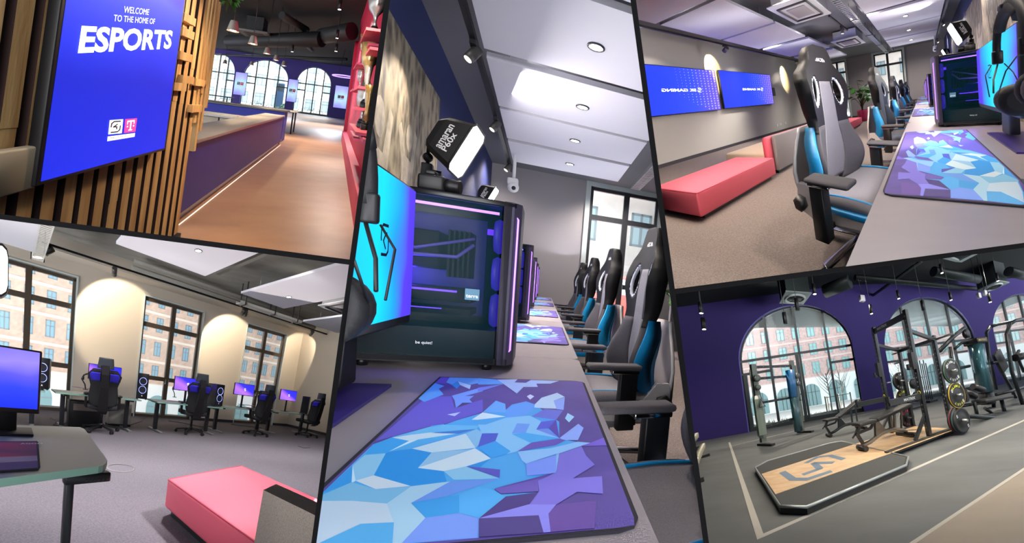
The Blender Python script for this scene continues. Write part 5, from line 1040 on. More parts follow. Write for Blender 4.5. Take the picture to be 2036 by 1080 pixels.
    def quad_strip(pts, w):
        for (a, b), (e, f) in zip(pts, pts[1:]):
            d = Vector((e-a, f-b)); d.normalize(); n2 = Vector((-d.y, d.x))*w/2; d *= w*.25; m.poly([(a-d.x+n2.x-o.x, b-d.y+n2.y-o.y, zz), (a-d.x-n2.x-o.x, b-d.y-n2.y-o.y, zz), (e+d.x-n2.x-o.x, f+d.y-n2.y-o.y, zz), (e+d.x+n2.x-o.x, f+d.y+n2.y-o.y, zz)])
    G = lambda L: [tuple(H.at(px, py, 'z', zz).xy) for px, py in L]
    quad_strip(G([(1556, 939), (1576, 953), (1605, 953), (1650, 938)]), .10); quad_strip(G([(1599, 943), (1630, 932), (1618, 921), (1655, 920)]), .10); quad_strip(G([(1604, 920), (1625, 909), (1650, 906), (1676, 913)]), .10); t.part('club_logo', m, mat('logo_steelblue', '66809a', .45), wd)
    r = Thing(H, 'power_rack', 'black power rack with weight storage on the lifting platform'+V, 'rack', (3.1, 3.33, 0)); o = Vector((3.1, 3.33, 0)); zt = 2.37
    def post(x, y, z0, z1, nm='upright', w=.075, holes=True):
        m = MB(); m.box(x-o.x-w/2, x-o.x+w/2, y-o.y-w/2, y-o.y+w/2, z0, z1, 0, .004); b = r.part(nm, m, gs)
        if holes:
            m = MB()
            for q in range(26):
                z = .25+q*.08
                if z < z1-.05: m.cyl((x-o.x-w/2-.002, y-o.y, z), (x-o.x-w/2+.001, y-o.y, z), .014, n=8)
            h = r.part('hole_row', m, mat('hole_grey', '6a7478', .5), b)
    post(3.1, 2.85, .06, zt); post(3.1, 3.82, .06, zt); post(3.75, 2.88, .0, 1.88, 'rear_upright'); post(3.72, 3.82, .0, 1.88, 'rear_upright')
    m = MB(); m.bar((0, -.48, zt-.09), (0, .49, zt-.09), .06, .09); m.bar((-.05, -.45, zt-.16), (-.05, .46, zt-.16), .03, .03); b = r.part('top_crossbar', m, gs); m = MB(); m.text('MATRIX', (-.032, .34, zt-.12), (0, -1, 0), (0, 0, 1), .05, .32, 0, .02); r.part('lettering', m, mat('letter_silver', 'b9c2c6', .5), b)
    m = MB()
    for y in (-.48, .49): m.bar((0, y, 1.98), (.63, y*.97, 1.80), .06, .06); m.bar((0, y, .09), (.66, y*.97, .06), .07, .07)
    m.bar((.65, -.45, 1.80), (.63, .49, 1.80), .06, .06); m.bar((.65, -.45, .05), (.63, .49, .05), .06, .05); m.bar((-.35, -.48, .1), (0, -.48, .48), .05, .05); m.bar((-.35, .49, .1), (0, .49, .48), .05, .05); m.bar((-1.0, -.5, .07), (.7, -.5, .07), .06, .07); r.part('braces', m, gs)
    for y, sg in ((-.48, -1), (.49, 1)):
        m = MB(); m.bar((-.75, y, .80), (.02, y, .80), .055, .10); m.bar((-.75, y, .80), (-.75, y, .90), .055, .03); b = r.part('safety_arm', m, gs)
        if sg < 0: m = MB(); m.text('MATRIX', (-.45, y-.0285, .775), (1, 0, 0), (0, 0, 1), .045, .26, 0, .02); r.part('lettering', m, mat('letter_silver', 'b9c2c6', .5), b)
        m = MB(); m.bar((-.06, y, 1.28), (-.06, y, 1.58), .09, .09); m.bar((-.06, y, 1.30), (-.19, y, 1.30), .06, .04); m.bar((-.19, y, 1.29), (-.19, y, 1.38), .05, .03); r.part('bar_hook', m, bk)
        m = MB(); m.tube([(-.045, y+.03*math.cos(q), 1.50+.035*math.sin(q)) for q in [PI*2*i/8 for i in range(8)]], .006, 5, closed=True); r.part('hook_pull', m, mat('pull_yellow', 'd8d24a', .5)); m = MB(); m.tube([(-.045, y+.03*math.cos(q), .86+.035*math.sin(q)) for q in [PI*2*i/8 for i in range(8)]], .006, 5, closed=True); r.part('arm_pull', m, mat('pull_yellow', 'd8d24a', .5))
    for (z, col, wrd, lc) in ((1.14, '3f7a5a', 'ELEIKO SPORT', 'c8ccd0'), (.70, 'd8b020', 'ELEIKO SPORT', 'd8e020'), (.25, None, '', '')):
        c = (.62, -.66, z); m = MB(); m.cyl((.62, -.48, z), (.62, -.82, z), .025, n=12); pg = r.part('storage_peg', m, mat('peg_steel', '9aa0a2', .3, .8)); cc = (.62, -.70, z)
        if z < .3: plate(r, pg, (.62, -.60, z), (0, -1, 0), .225, '9a2f4a'); plate(r, pg, (.62, -.66, z), (0, -1, 0), .225, '3f6a7a')
        p = plate(r, pg, cc, (0, -1, 0), .225, col)
        m = MB()
        for sx, sz in ((-.14, .09), (.12, -.12)): sk_logo(m, (.62+sx, -.735, z+sz), (1, 0, 0), (0, 0, 1), .05, 0, 1.8)
        r.part('club_logo', m, M['text_white'], p)
        if wrd: ring_letters(r, p, (.62, -.735, z), 1, .165, wrd[:6], lc, 2.5, .9, .04); ring_letters(r, p, (.62, -.735, z), 1, .165, wrd[7:], lc, -.6, -2.4, .04)
    for (z, col, lc) in ((1.12, None, 'c8ccd0'), (.72, 'd8e0c0', 'd8e020'), (.28, 'c8c8c8', 'e04468')):
        m = MB(); m.cyl((.60, .46, z), (.60, .86, z), .025, n=12); pg = r.part('storage_peg', m, mat('peg_steel', '9aa0a2', .3, .8)); p = plate(r, pg, (.60, .62, z), (0, 1, 0), .21, col); ring_letters(r, p, (.60, .588, z), 1, .15, 'ELEIKO', lc, 2.6, .6, .045); ring_letters(r, p, (.60, .588, z), 1, .15, 'SPORT', lc, -.5, -2.6, .045)
    m = MB(); m.cyl((.62, .46, 1.55), (.62, .72, 1.55), .02, n=10); m.cyl((.62, .46, 1.78), (.62, .74, 1.78), .02, n=10); m.cyl((.7, -.48, 1.80), (.78, -.80, 1.82), .022, n=10); r.part('upper_peg', m, mat('peg_steel', '9aa0a2', .3, .8))
    m = MB(); m.cyl((.25, .30, .06), (.40, .05, .06), .035, n=12); r.part('foot_roller', m, bk)
    # benches
    gym_bench(H, (1.93, 3.30, .084), 'nearer adjustable bench with taupe frame standing on the wooden strip'+V, '7d7468', 1.3, .14); gym_bench(H, (2.35, 5.55, 0), 'farther dark adjustable bench behind the taupe one'+V, '22282b', 1.3, .42)
    # cable crossover
    t = Thing(H, 'cable_machine', 'twin column cable machine with blue cover before the first arched window'+V, 'gym machine', (1.6, 7.1, 0)); o = Vector((1.6, 7.1, 0)); a = Vector((.97, 6.8, 0))-o; b = Vector((2.27, 7.35, 0))-o; e = (b-a).normalized(); n = Vector((-e.y, e.x, 0)); gl = mat('machine_silver', '8c9a96', .35, .3)
    m = MB(); m.bar(a+Vector((0, 0, .1)), a+Vector((0, 0, 2.30)), .15, .11, up=n); m.bar(a-e*.11+n*.02+Vector((0, 0, .3)), a-e*.11+Vector((0, 0, 2.15)), .035, .035); c1 = t.part('left_column', m, mat('column_grey', '6e7a74', .4, .3)); m = MB(); m.loft([[a+Vector((q.x*w, q.y*w, z)) for q in [Vector((math.cos(k*PI/4), math.sin(k*PI/4), 0)) for k in range(8)]] for w, z in ((.08, .2), (.13, .3), (.13, 1.3), (.1, 1.4))], 0, False); t.part('column_cover', m, mat('cover_grey', '7d8c84', .3), c1)
    m = MB(); m.bar(b+Vector((0, 0, .05)), b+Vector((0, 0, 2.42)), .13, .11, up=n); m.bar(b+e*.14+Vector((0, 0, .35)), b+e*.14+Vector((0, 0, 2.25)), .05, .05); c2 = t.part('right_column', m, mat('column_grey', '6e7a74', .4, .3)); m = MB(); bb = b-e*.17-n*.05; m.loft([[bb+Vector((q.x*.15, q.y*.15, z)) for q in [Vector((math.cos(k*PI/6), math.sin(k*PI/6), 0)) for k in range(12)]] for z in (1.20, 2.08)], 0, True); t.part('blue_cover', m, mat('cover_blue', '2a6ea8', .3), c2, 'glossy blue cover'); m = MB(); m.loft([[bb+Vector((q.x*.14, q.y*.14, z)) for q in [Vector((math.cos(k*PI/6), math.sin(k*PI/6), 0)) for k in range(12)]] for z in (.1, 1.20)], 0, True); t.part('weight_stack_cover', m, mat('cover_teal', '355a64', .25), c2)
    for z in (2.22, 1.88, 1.18, .50):
        m = MB(); m.bar(a+Vector((0, 0, z)), b+Vector((0, 0, z+.02)), .07, .07); bar_ = t.part('crossbar', m, gs); m = MB()
        for q in range(7): p = a+(b-a)*(q+.5)/7+Vector((0, 0, z))-n*.037; m.cyl(p, p-n*.004, .012, n=8)
        t.part('bolts', m, gl, bar_)
    for c, lab in ((a, 'left'), (b+e*.05, 'right')):
        m = MB(); m.lathe([(.03, -.03), (.10, -.03), (.08, 0), (.10, .03), (.03, .03)], c+Vector((0, 0, 1.88))-n*.12, n, 24); m.lathe([(.02, -.02), (.08, -.02), (.07, 0), (.08, .02), (.02, .02)], c+Vector((0, 0, 1.62))-n*.12, n, 20); t.part('pulley', m, mat('pulley_grey', '59625f', .4)); m = MB(); m.tube([c+Vector((0, 0, 1.55))-n*.16, c+Vector((.02, 0, 1.28))-n*.17], .008, 6); m.tube([c-n*.17+Vector((-.07, 0, 1.06)), c-n*.17+Vector((0, 0, 1.28)), c-n*.17+Vector((.09, 0, 1.06)), c-n*.17+Vector((-.07, 0, 1.06))], .014, 6); t.part('handle', m, bk); m = MB(); m.bar(c-n*.45+Vector((0, 0, .03)), c+n*.25+Vector((0, 0, .03)), .12, .05); t.part('foot', m, bk)
    # lat machine
    t = Thing(H, 'pulldown_machine', 'lat pulldown machine with tall glossy weight cover right of the rack'+V, 'gym machine', (5.3, 3.3, 0)); o = Vector((5.3, 3.3, 0))
    def Q(px, py, y): return H.at(px, py, 'y', y)-o
    def tube(name, pts, r, mm, y, under=None): m = MB(); m.tube([Q(px, py, y) if len(q) == 2 else Q(q[0], q[1], q[2]) for q in pts for px, py in [q[:2]]], r, 8); return t.part(name, m, mm, under)
    c0 = Q(1958, 790, 3.6); c1_ = Q(1943, 684, 3.6); m = MB(); cx, cy = (c0.x+c1_.x)/2, 3.6-o.y; zt2 = c1_.z; m.loft([[Vector((cx+math.cos(k*PI/8)*.24, cy+math.sin(k*PI/8)*.2, z)) for k in range(16)] for z in (.45, zt2)], 0, True); sh = t.part('weight_cover', m, mat('cover_glossy', '3f6a74', .12, .3), None, 'tall glossy blue grey weight cover'); m = MB(); m.box(cx-.25, cx+.25, cy-.22, cy+.2, zt2-.02, zt2+.14, 0, .03); t.part('cap', m, bk, sh); m = MB(); m.text('MATRIX', (cx-.2, cy-.225, zt2+.03), (1, 0, 0), (0, 0, 1), .06, .36, 0, .02); t.part('lettering', m, mat('letters_gold', 'b09a5a', .5), sh)
    m = MB(); m.loft([[Vector((cx+math.cos(k*PI/8)*.22, cy+math.sin(k*PI/8)*.18, z)) for k in range(16)] for z in (.12, .45)], 0, True); t.part('stack_base', m, bk, sh)
    tube('rear_upright', [(1962, 680), (1977, 818)], .05, gs, 3.55); tube('front_upright', [(1888, 690), (1911, 828)], .055, gs, 3.75); tube('top_boom', [(1866, 700), (1895, 670), (1917, 653)], .06, gs, 3.75); tube('pulley_arm', [(1898, 694), (1912, 682), (1950, 680)], .04, gs, 3.7); tube('grip_bar', [(1855, 706), (1875, 702), (1882, 694)], .022, mat('peg_steel', '9aa0a2', .3, .8), 3.7)
    m = MB(); p = Q(1921, 664, 3.72); m.lathe([(.03, -.04), (.13, -.04), (.11, 0), (.13, .04), (.03, .04)], p, (0, 1, 0), 24); t.part('pulley', m, bk); tube('floor_beam', [(1902, 826), (1950, 829), (2005, 834)], .05, gs, 2.9); a = Q(1945, 799, 3.0); m = MB(); b2 = Q(2001, 789, 3.0); m.bar(a, b2, .34, .07, bev=.02); t.part('seat', m, mat('bench_pad', '1f2124', .5)); tube('seat_post', [(1991, 795), (2000, 830)], .05, gs, 3.0); tube('seat_support', [(1937, 800), (1943, 826)], .04, gs, 3.0); tube('lower_arm', [(1908, 808), (1940, 803), (1960, 800)], .035, gs, 3.1)
    m = MB(); a = Q(1916, 780, 3.2); b2 = Q(1938, 788, 3.2); m.cyl(a, b2, .085, n=16); m.cyl(a+Vector((.05, -.2, .1)), b2+Vector((.05, -.2, .12)), .07, n=16); t.part('thigh_roller', m, bk); tube('cross_tube', [(1880, 740), (1900, 734), (1928, 728)], .04, gs, 3.7); tube('rear_foot', [(1958, 812), (1979, 826)], .04, gs, 3.2)
    for q in range(2): m = MB(); a = Q(1897+q*4, 792, 3.3); m.cyl(a, a+Vector((.0, -.25, 0)), .10, n=18); t.part('foot_plate', m, bk)
    # chin-up tower
    t = Thing(H, 'dip_tower', 'dark chin up and dip tower at the right edge'+V, 'gym machine', (7.0, 3.3, 0)); o = Vector((7.0, 3.3, 0))
    tube('upright', [(1981, 775), (1966, 700), (1961, 662), (1968, 650)], .05, gs, 3.9); tube('upright', [(2034, 806), (2012, 740), (2001, 665), (2008, 645)], .05, gs, 3.0); tube('top_bar', [(1968, 650, 3.9), (1985, 645, 3.8), (2020, 638, 3.5), (2036, 636, 3.3)], .05, gs, 3.6); tube('top_bar', [(2008, 645), (2018, 638), (2033, 635)], .05, gs, 3.0); tube('cross_tube', [(1972, 722), (2002, 716), (2022, 713)], .045, gs, 3.4); tube('leg', [(1990, 735), (2008, 770), (2021, 794)], .05, gs, 3.7); tube('base_beam', [(1980, 785), (2010, 778), (2036, 770)], .045, gs, 3.6)
    m = MB(); a = Q(1980, 700, 3.4); b2 = Q(1998, 737, 3.4); m.bar(a, b2, .42, .10, up=(0, 1, 0), bev=.03); t.part('back_pad', m, mat('bench_pad', '1f2124', .5)); m = MB(); a = Q(2018, 712, 3.1); m.cyl(a, Q(2034, 708, 3.1), .1, n=16); m.bar(a, Q(2026, 697, 3.1), .06, .06); t.part('elbow_pad', m, bk); tube('rear_leg', [(2025, 715), (2036, 740)], .045, gs, 3.3)
    # storage rack far behind and dumbbell rack at the left edge
    p = H.at(1812, 815, 'z', 0); t = Thing(H, 'plate_tree', 'distant plate tree with barbell behind the power rack'+V, 'rack', (p.x, p.y, 0)); m = MB(); m.box(-.05, .05, -.05, .05, 0, 1.6); m.box(-.5, .5, -.06, .06, 0, .06); t.part('post', m, gs)
    for x, z in ((-.32, .45), (.32, .45), (-.3, .95), (.3, .95)):
        m = MB(); m.lathe([(.03, -.03), (.2, -.03), (.2, .03), (.03, .03)], (x, -.08, z), (0, 1, 0), 24); t.part('weight_plate', m, mat('plate_black', '17191a', .6))
    m = MB(); m.cyl((-1., -.1, 1.15), (1., -.1, 1.15), .02, n=8); t.part('bar', m, mat('peg_steel', '9aa0a2', .3, .8))
    p = H.at(1850, 800, 'z', 0); t = Thing(H, 'bar_holder', 'upright holder with steel bars between rack and weight plates'+V, 'rack', (p.x, p.y, 0)); m = MB(); m.box(-.25, .25, -.2, .2, 0, .1); t.part('base', m, gs)
    for q in range(4): m = MB(); m.cyl((-.18+q*.12, 0, .05), (-.18+q*.12, 0, 1.9-.15*(q % 2)), .025, n=10); t.part('bar', m, mat('bar_grey', '5a6468', .4, .6))
    t = Thing(H, 'dumbbell_rack', 'rack of stacked bright weights at the left edge'+V, 'rack', (-.55, 6.0, 0)); m = MB()
    for y in (-1.3, 1.3): m.bar((-.3, y, 0), (.2, y, 0.04), .08, .06); m.bar((-.1, y, 0), (-.35, y, 1.0), .06, .06)
    t.part('frame', m, bk)
    for zi in range(3):
        m = MB(); m.bar((-.02-.12*zi, -1.35, .22+.3*zi), (-.02-.12*zi, 1.35, .22+.3*zi), .22, .04); t.part('shelf', m, gs)
    m = MB()
    for zi in range(3):
        for q in range(11):
            d = Thing(H, 'dumbbell', 'pale steel dumbbell on the %s shelf of the weight rack%s' % (['bottom', 'middle', 'top'][zi], V), 'dumbbell', (-.57-.12*zi, 4.85+q*.23, .25+.3*zi), 0, 'dumbbells on the %s shelf' % ['bottom', 'middle', 'top'][zi]); mm = MB()
            for s in (-1, 1): mm.cyl((s*.06, 0, .07), (s*.15, 0, .07), .068, n=12)
            d.part('weights', mm, mat('dumbbell_pale', 'b8b6a4', .4, .3)); mm = MB(); mm.cyl((-.07, 0, .07), (.07, 0, .07), .017, n=8); d.part('grip', mm, bk)
# ================================================================== the lobby (upper left view)
def lobby(H):
    arena_mats(); M = MATS; V = ', upper left view'; bk = M['black_plastic']; YF = 27.0; ZC = 5.15
    m = MB(); m.box(-20, 1.6, .5, YF+.3, -.1, 0); struct(H, 'floor', m, wood_floor())
    m = MB(); m.box(-20, 1.6, .5, YF+.3, ZC, ZC+.1); struct(H, 'ceiling', m, mat('lobby_ceiling', '14161a', .8))
    pur = mat('lobby_purple', '3a3080', .75); st = Strip((-24, YF), (4, YF)); rev = mat('reveal_violet', '6a62c4', .55); frm = mat('lobby_frame', '454f52', .45)
    W = [(-13.3+24, -10.05+24, 3.0, 4.75), (-9.2+24, -4.85+24, 3.0, 4.75), (-4.05+24, -.62+24, 3.0, 4.7)]
    cuts = [0, W[0][1]+.4, W[1][1]+.4, st.L]
    for i, (a, b, zs, zt) in enumerate(W):
        arch_wall(H, 'wall_back', st, a, b, zs, zt, ZC, pur, rev, cuts[i], cuts[i+1]); w = b-a; arch_window(H, i+1, st, a, b, zs, zt, [a+w*.27, a+w*.52, a+w*.77], [(2.95, a, b), (2.3, a, a+w*.27), (2.3, a+w*.77, b)], [], frm)
    facade(H, 'pale apartment block seen through the lobby windows'+V, -26, 10, YF+16, -1, 17, mat('pale_block', 'd9dad6', .9, noise=.06, nscale=2), 2.6, 2.9, 1.5, 1.7, None, sill='eceae4', glass='9bb8bf')
    m = MB(); m.box(-30, 14, YF+.5, YF+16, -.4, -.3); struct(H, 'ground', m, mat('street_grey', 'c9cac2', .9))
    lamp(H, 'AREA', (-7, YF+5, 22), 6000, 'f6faff', 9, (-7, YF+15, 4))  # lamp added high outdoors to brighten the block
    for (a, b, zs, zt) in W: lamp(H, 'AREA', st.P((a+b)/2, 8.5, 3.2), 900, 'eaf4ff', 2.6, st.P((a+b)/2, 0, -5))  # added lamps over the arches, shining in like the sky
    t = Thing(H, 'advertising_column', 'blue poster column standing outside the middle lobby window'+V, 'sign', (-6.1, YF+3, -.3)); m = MB(); m.box(-.45, .45, -.1, .1, 0, 3.1, 0, .03); t.part('body', m, mat('poster_blue', '3a6a9a', .5)); m = MB(); m.box(-.40, .40, -.11, -.1, 2.2, 3.0); t.part('poster', m, mat('poster_dark', '2f4450', .5))
    for i, x in enumerate((-8.4, -7.3, -3.0, -2.0, -11.2)):
        t = Thing(H, 'bicycle', 'parked bicycle outside the lobby windows'+V, 'bicycle', (x, YF+2.0, -.3), 0, 'parked bicycles'); 
        for q in (-.5, .5): m = MB(); m.tube([(q+.34*math.cos(a), 0, .36+.34*math.sin(a)) for a in [2*PI*k/20 for k in range(20)]], .02, 5, closed=True); t.part('wheel', m, bk)
        m = MB(); m.tube([(-.5, 0, .36), (-.2, 0, .85), (.35, 0, .85), (.5, 0, .36)], .02, 5); m.tube([(-.2, 0, .85), (0, 0, .34), (.35, 0, .85)], .02, 5); m.tube([(.35, 0, .85), (.33, 0, 1.02), (.25, .2, 1.05)], .015, 5); t.part('frame', m, mat('bike_frame', '4a5458', .5))
    t = Thing(H, 'shrub', 'small green bush outside the middle lobby window'+V, 'shrub', (-5.3, YF+2.6, -.3)); m = MB(); rr = random.Random(2)
    for q in range(40): m.sphere((rr.gauss(0, .3), rr.gauss(0, .2), .5+rr.gauss(0, .25)), .14, n=8)
    t.part('foliage', m, mat('bush_green', '4f7a5c', .9, noise=.3, nscale=8))
    # wall screens between the windows
    for i, (x0, x1) in enumerate(((-9.85, -8.7), (-4.75, -3.8), (-.2, 1.1))):
        t = Thing(H, 'wall_screen', ['left', 'middle', 'right'][i]+' upright wall screen between the lobby windows with pale blue picture'+V, 'television', ((x0+x1)/2, YF-.25, 2.1), 0, 'upright wall screens'); h = (x1-x0)/2; m = MB(); m.box(-h, h, 0, .08, -1.1, 1.1, 0, .01); b = t.part('housing', m, bk)
        m = MB(); m.quad([(-h+.03, -.002, -1.07), (h-.03, -.002, -1.07), (h-.03, -.002, 1.07), (-h+.03, -.002, 1.07)]); s = t.part('screen', m, screen_mat('poster_pale', [(0, '8a86f0'), (.3, 'a8c4f4'), (.55, 'a4ccec'), (.8, 'a2a6f0'), (1, '8f8cf0')], 1, .95, .4, 2.0), b)
        m = MB(); m.box(-.30, -.02, -.004, -.002, -.12, .16); t.part('dark_square', m, mat('square_dark', '28304a', .5), s); m = MB(); sk_logo(m, (-.16, -.006, .02), (1, 0, 0), (0, 0, 1), .22, 0, 1.2); t.part('club_logo', m, M['text_white'], s); m = MB(); m.box(.02, .30, -.004, -.002, -.12, .16); t.part('red_square', m, mat('square_red', 'd83a66', .5), s); m = MB(); telekom(m, (.16, -.006, .02), (1, 0, 0), (0, 0, 1), .2); m.box(-.28, .28, -.004, -.002, -.22, -.17); t.part('white_marks', m, M['text_white'], s)
    # slatted timber wall with the welcome screen
    X = -1.4; slat = wood_mat('slat_wood', 'd0ab74', 'a87e4c'); t = Thing(H, 'slatted_timber_wall', 'tall wall of upright timber slats carrying the welcome screen'+V, 'slatted wall', (X, 2.0, 0)); m = MB(); m.box(-.16, -.12, -2.0, .82, 0, 4.2); t.part('dark_backing', m, mat('backing_dark', '1d1210', .8))
    rr = random.Random(4); side_shade = mat('slat_side', '2a1512', .8)  # shade in the gaps put into the colour of the slat sides
    for i in range(-10, 14):
        y = 1.334+.110*i-2.0; m = MB(); z = .08+.01*(i % 3); w = .068
        while z < 4.1:
            L = rr.uniform(.5, 1.4); d = rr.choice((0, 0, .003, -.004)); e = min(z+L, 4.15)
            m.box(-.115, d-.002, y+.001, y+w-.001, z, e, 1); m.poly([(d, y, z), (d, y+w, z), (d, y+w, e), (d, y, e)], 0); z += L
        t.part('slat', m, [slat, side_shade])
    for i, (py, px) in enumerate(((38, 371), (66, 368), (112, 363), (158, 368), (165, 400), (215, 396), (172, 352))):
        p = H.at(px, py, 'x', X+.02); y = min(p.y, 2.78); m = MB(); m.box(-.02, .05, y-2.0-.09, y-2.0+.10, p.z-.035, p.z+.035); t.part('cross_timber', m, slat)
    for i in range(6):
        m = MB(); y = .84+i*.035; m.box(-.14, .02+.012*(i % 2), y-.02, y+.02, [1.2, 1.5, .9, 1.6, 1.1, 1.35][i], [3.1, 2.8, 3.4, 3.1, 2.7, 2.5][i]); t.part('end_timber', m, slat)
    m = MB(); m.box(-.15, .02, -2, .86, 0, .07); t.part('plinth', m, bk)
    m = MB(); q = H.at(8, 335, 'x', X+.05); m.box(0, .05, -.20, .12, -.12, .08, 0, .01); b = single(H, 'wall_box', 'pale control box on the timber wall at the left edge'+V, 'control box', m, mat('box_beige', 'b5a58a', .6), (X+.02, q.y, q.z))
    P = lambda px, py, d=.092: H.at(px, py, 'x', X+d)
    bl, br = P(85, 357), P(328, 296); tl, tr = P(135, -45), P(372, -45); y0, y1 = (bl.y+tl.y)/2, (br.y+tr.y)/2
    t = Thing(H, 'welcome_screen', 'large upright blue welcome screen on the timber wall'+V, 'display', (X+.03, (y0+y1)/2, 1.0)); o = Vector((X+.03, (y0+y1)/2, 1.0)); h = (y1-y0)/2; z0, z1 = (bl.z+br.z)/2-1.0, 2.9-1.0
    m = MB(); m.box(0, .06, -h-.02, h+.02, z0-.02, z1+.02, 0, .006); b = t.part('housing', m, bk); m = MB(); m.quad([(.0615, -h, z0), (.0615, h, z0), (.0615, h, z1), (.0615, -h, z1)]); s = t.part('screen', m, screen_mat('welcome_blue', [(0, '1a2ad0'), (.25, '1226c0'), (.42, '2038e8'), (.62, '3050f4'), (.66, '1a30e0'), (1, '2a44f0')], 1, .95, .25, 1.2), b)
    def PT(px, py): return H.at(px, py, 'x', X+.03+.0640)-o
    def line(txt, p0, p1, ptop, bold, nm='lettering', mm=None, under=None):
        a, c, d = PT(*p0), PT(*p1), PT(*ptop); m = MB(); u = c-a; v = d-a; m.text(txt, a, u, v, v.length, u.length, 0, bold, lift=(.0016, 0, 0)); t.part(nm, m, mm or mat('screen_white', 'ffffff', .5, emit=1.), under or s)
    line('WELCOME', (245, 25), (295, 30), (247, 12), .0); line('TO THE HOME OF', (225, 42), (307, 48), (226.5, 29), .0); line('ESPORTS', (154, 106.5), (339, 97), (162, 50.5), .035)
    def quadm(pp, nm, mm): m = MB(); m.poly([PT(*q)+Vector((.0005, 0, 0)) for q in pp]); return t.part(nm, m, mm, s)
    quadm(((215, 267.5), (242, 265), (245, 237), (218, 239)), 'white_square', mat('tile_white', 'e8eef4', .5, emit=.85)); quadm(((246.5, 264.5), (269, 262), (272.5, 235), (249, 237)), 'magenta_square', mat('tile_magenta', 'e8408e', .5, emit=.9)); quadm(((213, 281), (267.5, 272), (268.5, 264.5), (214, 271.5)), 'white_strip', mat('tile_white', 'e8eef4', .5))
    m = MB(); c = PT(230, 252)+Vector((.001, 0, 0)); u = PT(243, 251)-PT(216, 253); v = PT(231.5, 238)-PT(228.5, 266); sk_logo2(m, c, u/1.0, v/1.0); t.part('club_logo', m, mat('mark_black', '10141c', .5), s)
    m = MB(); c = PT(259.5, 249.5)+Vector((.001, 0, 0)); u = PT(271, 248)-PT(248, 251); v = PT(261, 236)-PT(258, 264); telekom2(m, c, u, v); t.part('letter_mark', m, mat('screen_white', 'ffffff', .5, emit=1.), s)
    line('MAGENTA FACILITY', (219, 277.2), (264, 270), (219.4, 272.5), .0, 'lettering', mat('mark_wine', 'a03050', .5))
    # counter
    cx = -1.58; cm = mat('counter_blue', '1d2a94', .5); ct = mat('counter_top', '8f8c8c', .35, noise=.05, nscale=6); t = Thing(H, 'reception_counter', 'long low reception counter with indigo front and grey top'+V, 'counter', (cx, 6.0, 0)); m = MB(); m.box(-.55, 0, -3.0, 2.85, .11, .90); t.part('front', m, cm); m = MB(); m.box(-.60, .04, -3.2, 2.9, .90, .945, 0, .006); t.part('worktop', m, ct); m = MB(); m.box(-.52, -.05, -3.0, 2.8, 0, .11); t.part('plinth', m, mat('plinth_steel', '8e8d8a', .4, .4)); m = MB(); m.box(.02, .028, -3.2, 2.85, .002, .008); t.part('light_line', m, mat('led_white', 'fff4e4', .5, emit=1.))
    m = MB(); m.box(-.53, -.02, 2.85, 2.93, .02, .93, 0)
    for q in range(3): m.box(-.35+q*.1, -.30+q*.1, 2.92, 2.99, .1, .85)
    t.part('end_cabinet', m, mat('cabinet_wood', 'a8946e', .6))
    t = Thing(H, 'bar_counter', 'higher bar counter crossing behind the reception counter'+V, 'counter', (-3.0, 9.6, 0)); m = MB(); m.box(-2.6, 1.35, -.25, .35, 0, 1.02); t.part('body', m, cm); m = MB(); m.box(-2.65, 1.42, -.33, .42, 1.02, 1.07, 0, .006); t.part('worktop', m, mat('bar_top', '4c4e50', .35)); m = MB(); m.box(.9, 1.36, -.27, -.24, 0, .1); t.part('plinth', m, mat('plinth_steel', '8e8d8a', .4))
    t = Thing(H, 'service_counter', 'stainless service counter behind the reception desk'+V, 'counter', (-3.6, 7.0, 0)); m = MB()
    for q in range(6): m.box(-1.6+q*.5, -1.13+q*.5, -.3, .3, .1, .86, 0, .008)
    t.part('cabinets', m, mat('cabinet_taupe', '8b8478', .5)); m = MB(); m.box(-1.65, 1.5, -.35, .35, .87, .91); t.part('worktop', m, mat('steel_top', 'b8bcbc', .25, .6))
    for i, (px, py) in enumerate(((462, 207), (545, 216), (430, 190))):
        p = H.at(px, py, 'z', .95); t = Thing(H, 'bistro_table', ['white table before the left lobby window', 'white table before the middle lobby window', 'dark table by the timber wall'][i]+V, 'table', (p.x, min(p.y, 24), 0), 0, 'lobby tables'); m = MB(); m.box(-1.1, 1.1, -.5, .5, .92, .96, 0, .01); t.part('tabletop', m, mat('table_white', 'd8dcda', .4) if i < 2 else bk)
        for a in (-.9, .9):
            for b in (-.4, .4): m = MB(); m.box(a-.03, a+.03, b-.03, b+.03, 0, .92); t.part('leg', m, M['leg_metal'])
    # red trophy wall
    red = mat('trophy_red', 'd01c48', .5); pink = mat('trophy_pink', 'e45a7c', .55); XR = .62
    m = MB(); m.box(XR, XR+.3, 4.0, 11.6, .42, ZC); struct(H, 'wall_right', m, red); m = MB(); m.box(.50, XR+.3, 11.6, 12.0, 0, 4.25); struct(H, 'wall_right', m, red)
    m = MB(); m.box(.45, 1.6, 3.0, 11.6, 0, .42); struct(H, 'trim_1', m, pink)
    gold = mat('trophy_gold', 'd8b878', .25, .55); silver = mat('trophy_silver', 'd4d0c8', .25, .55); i = 0
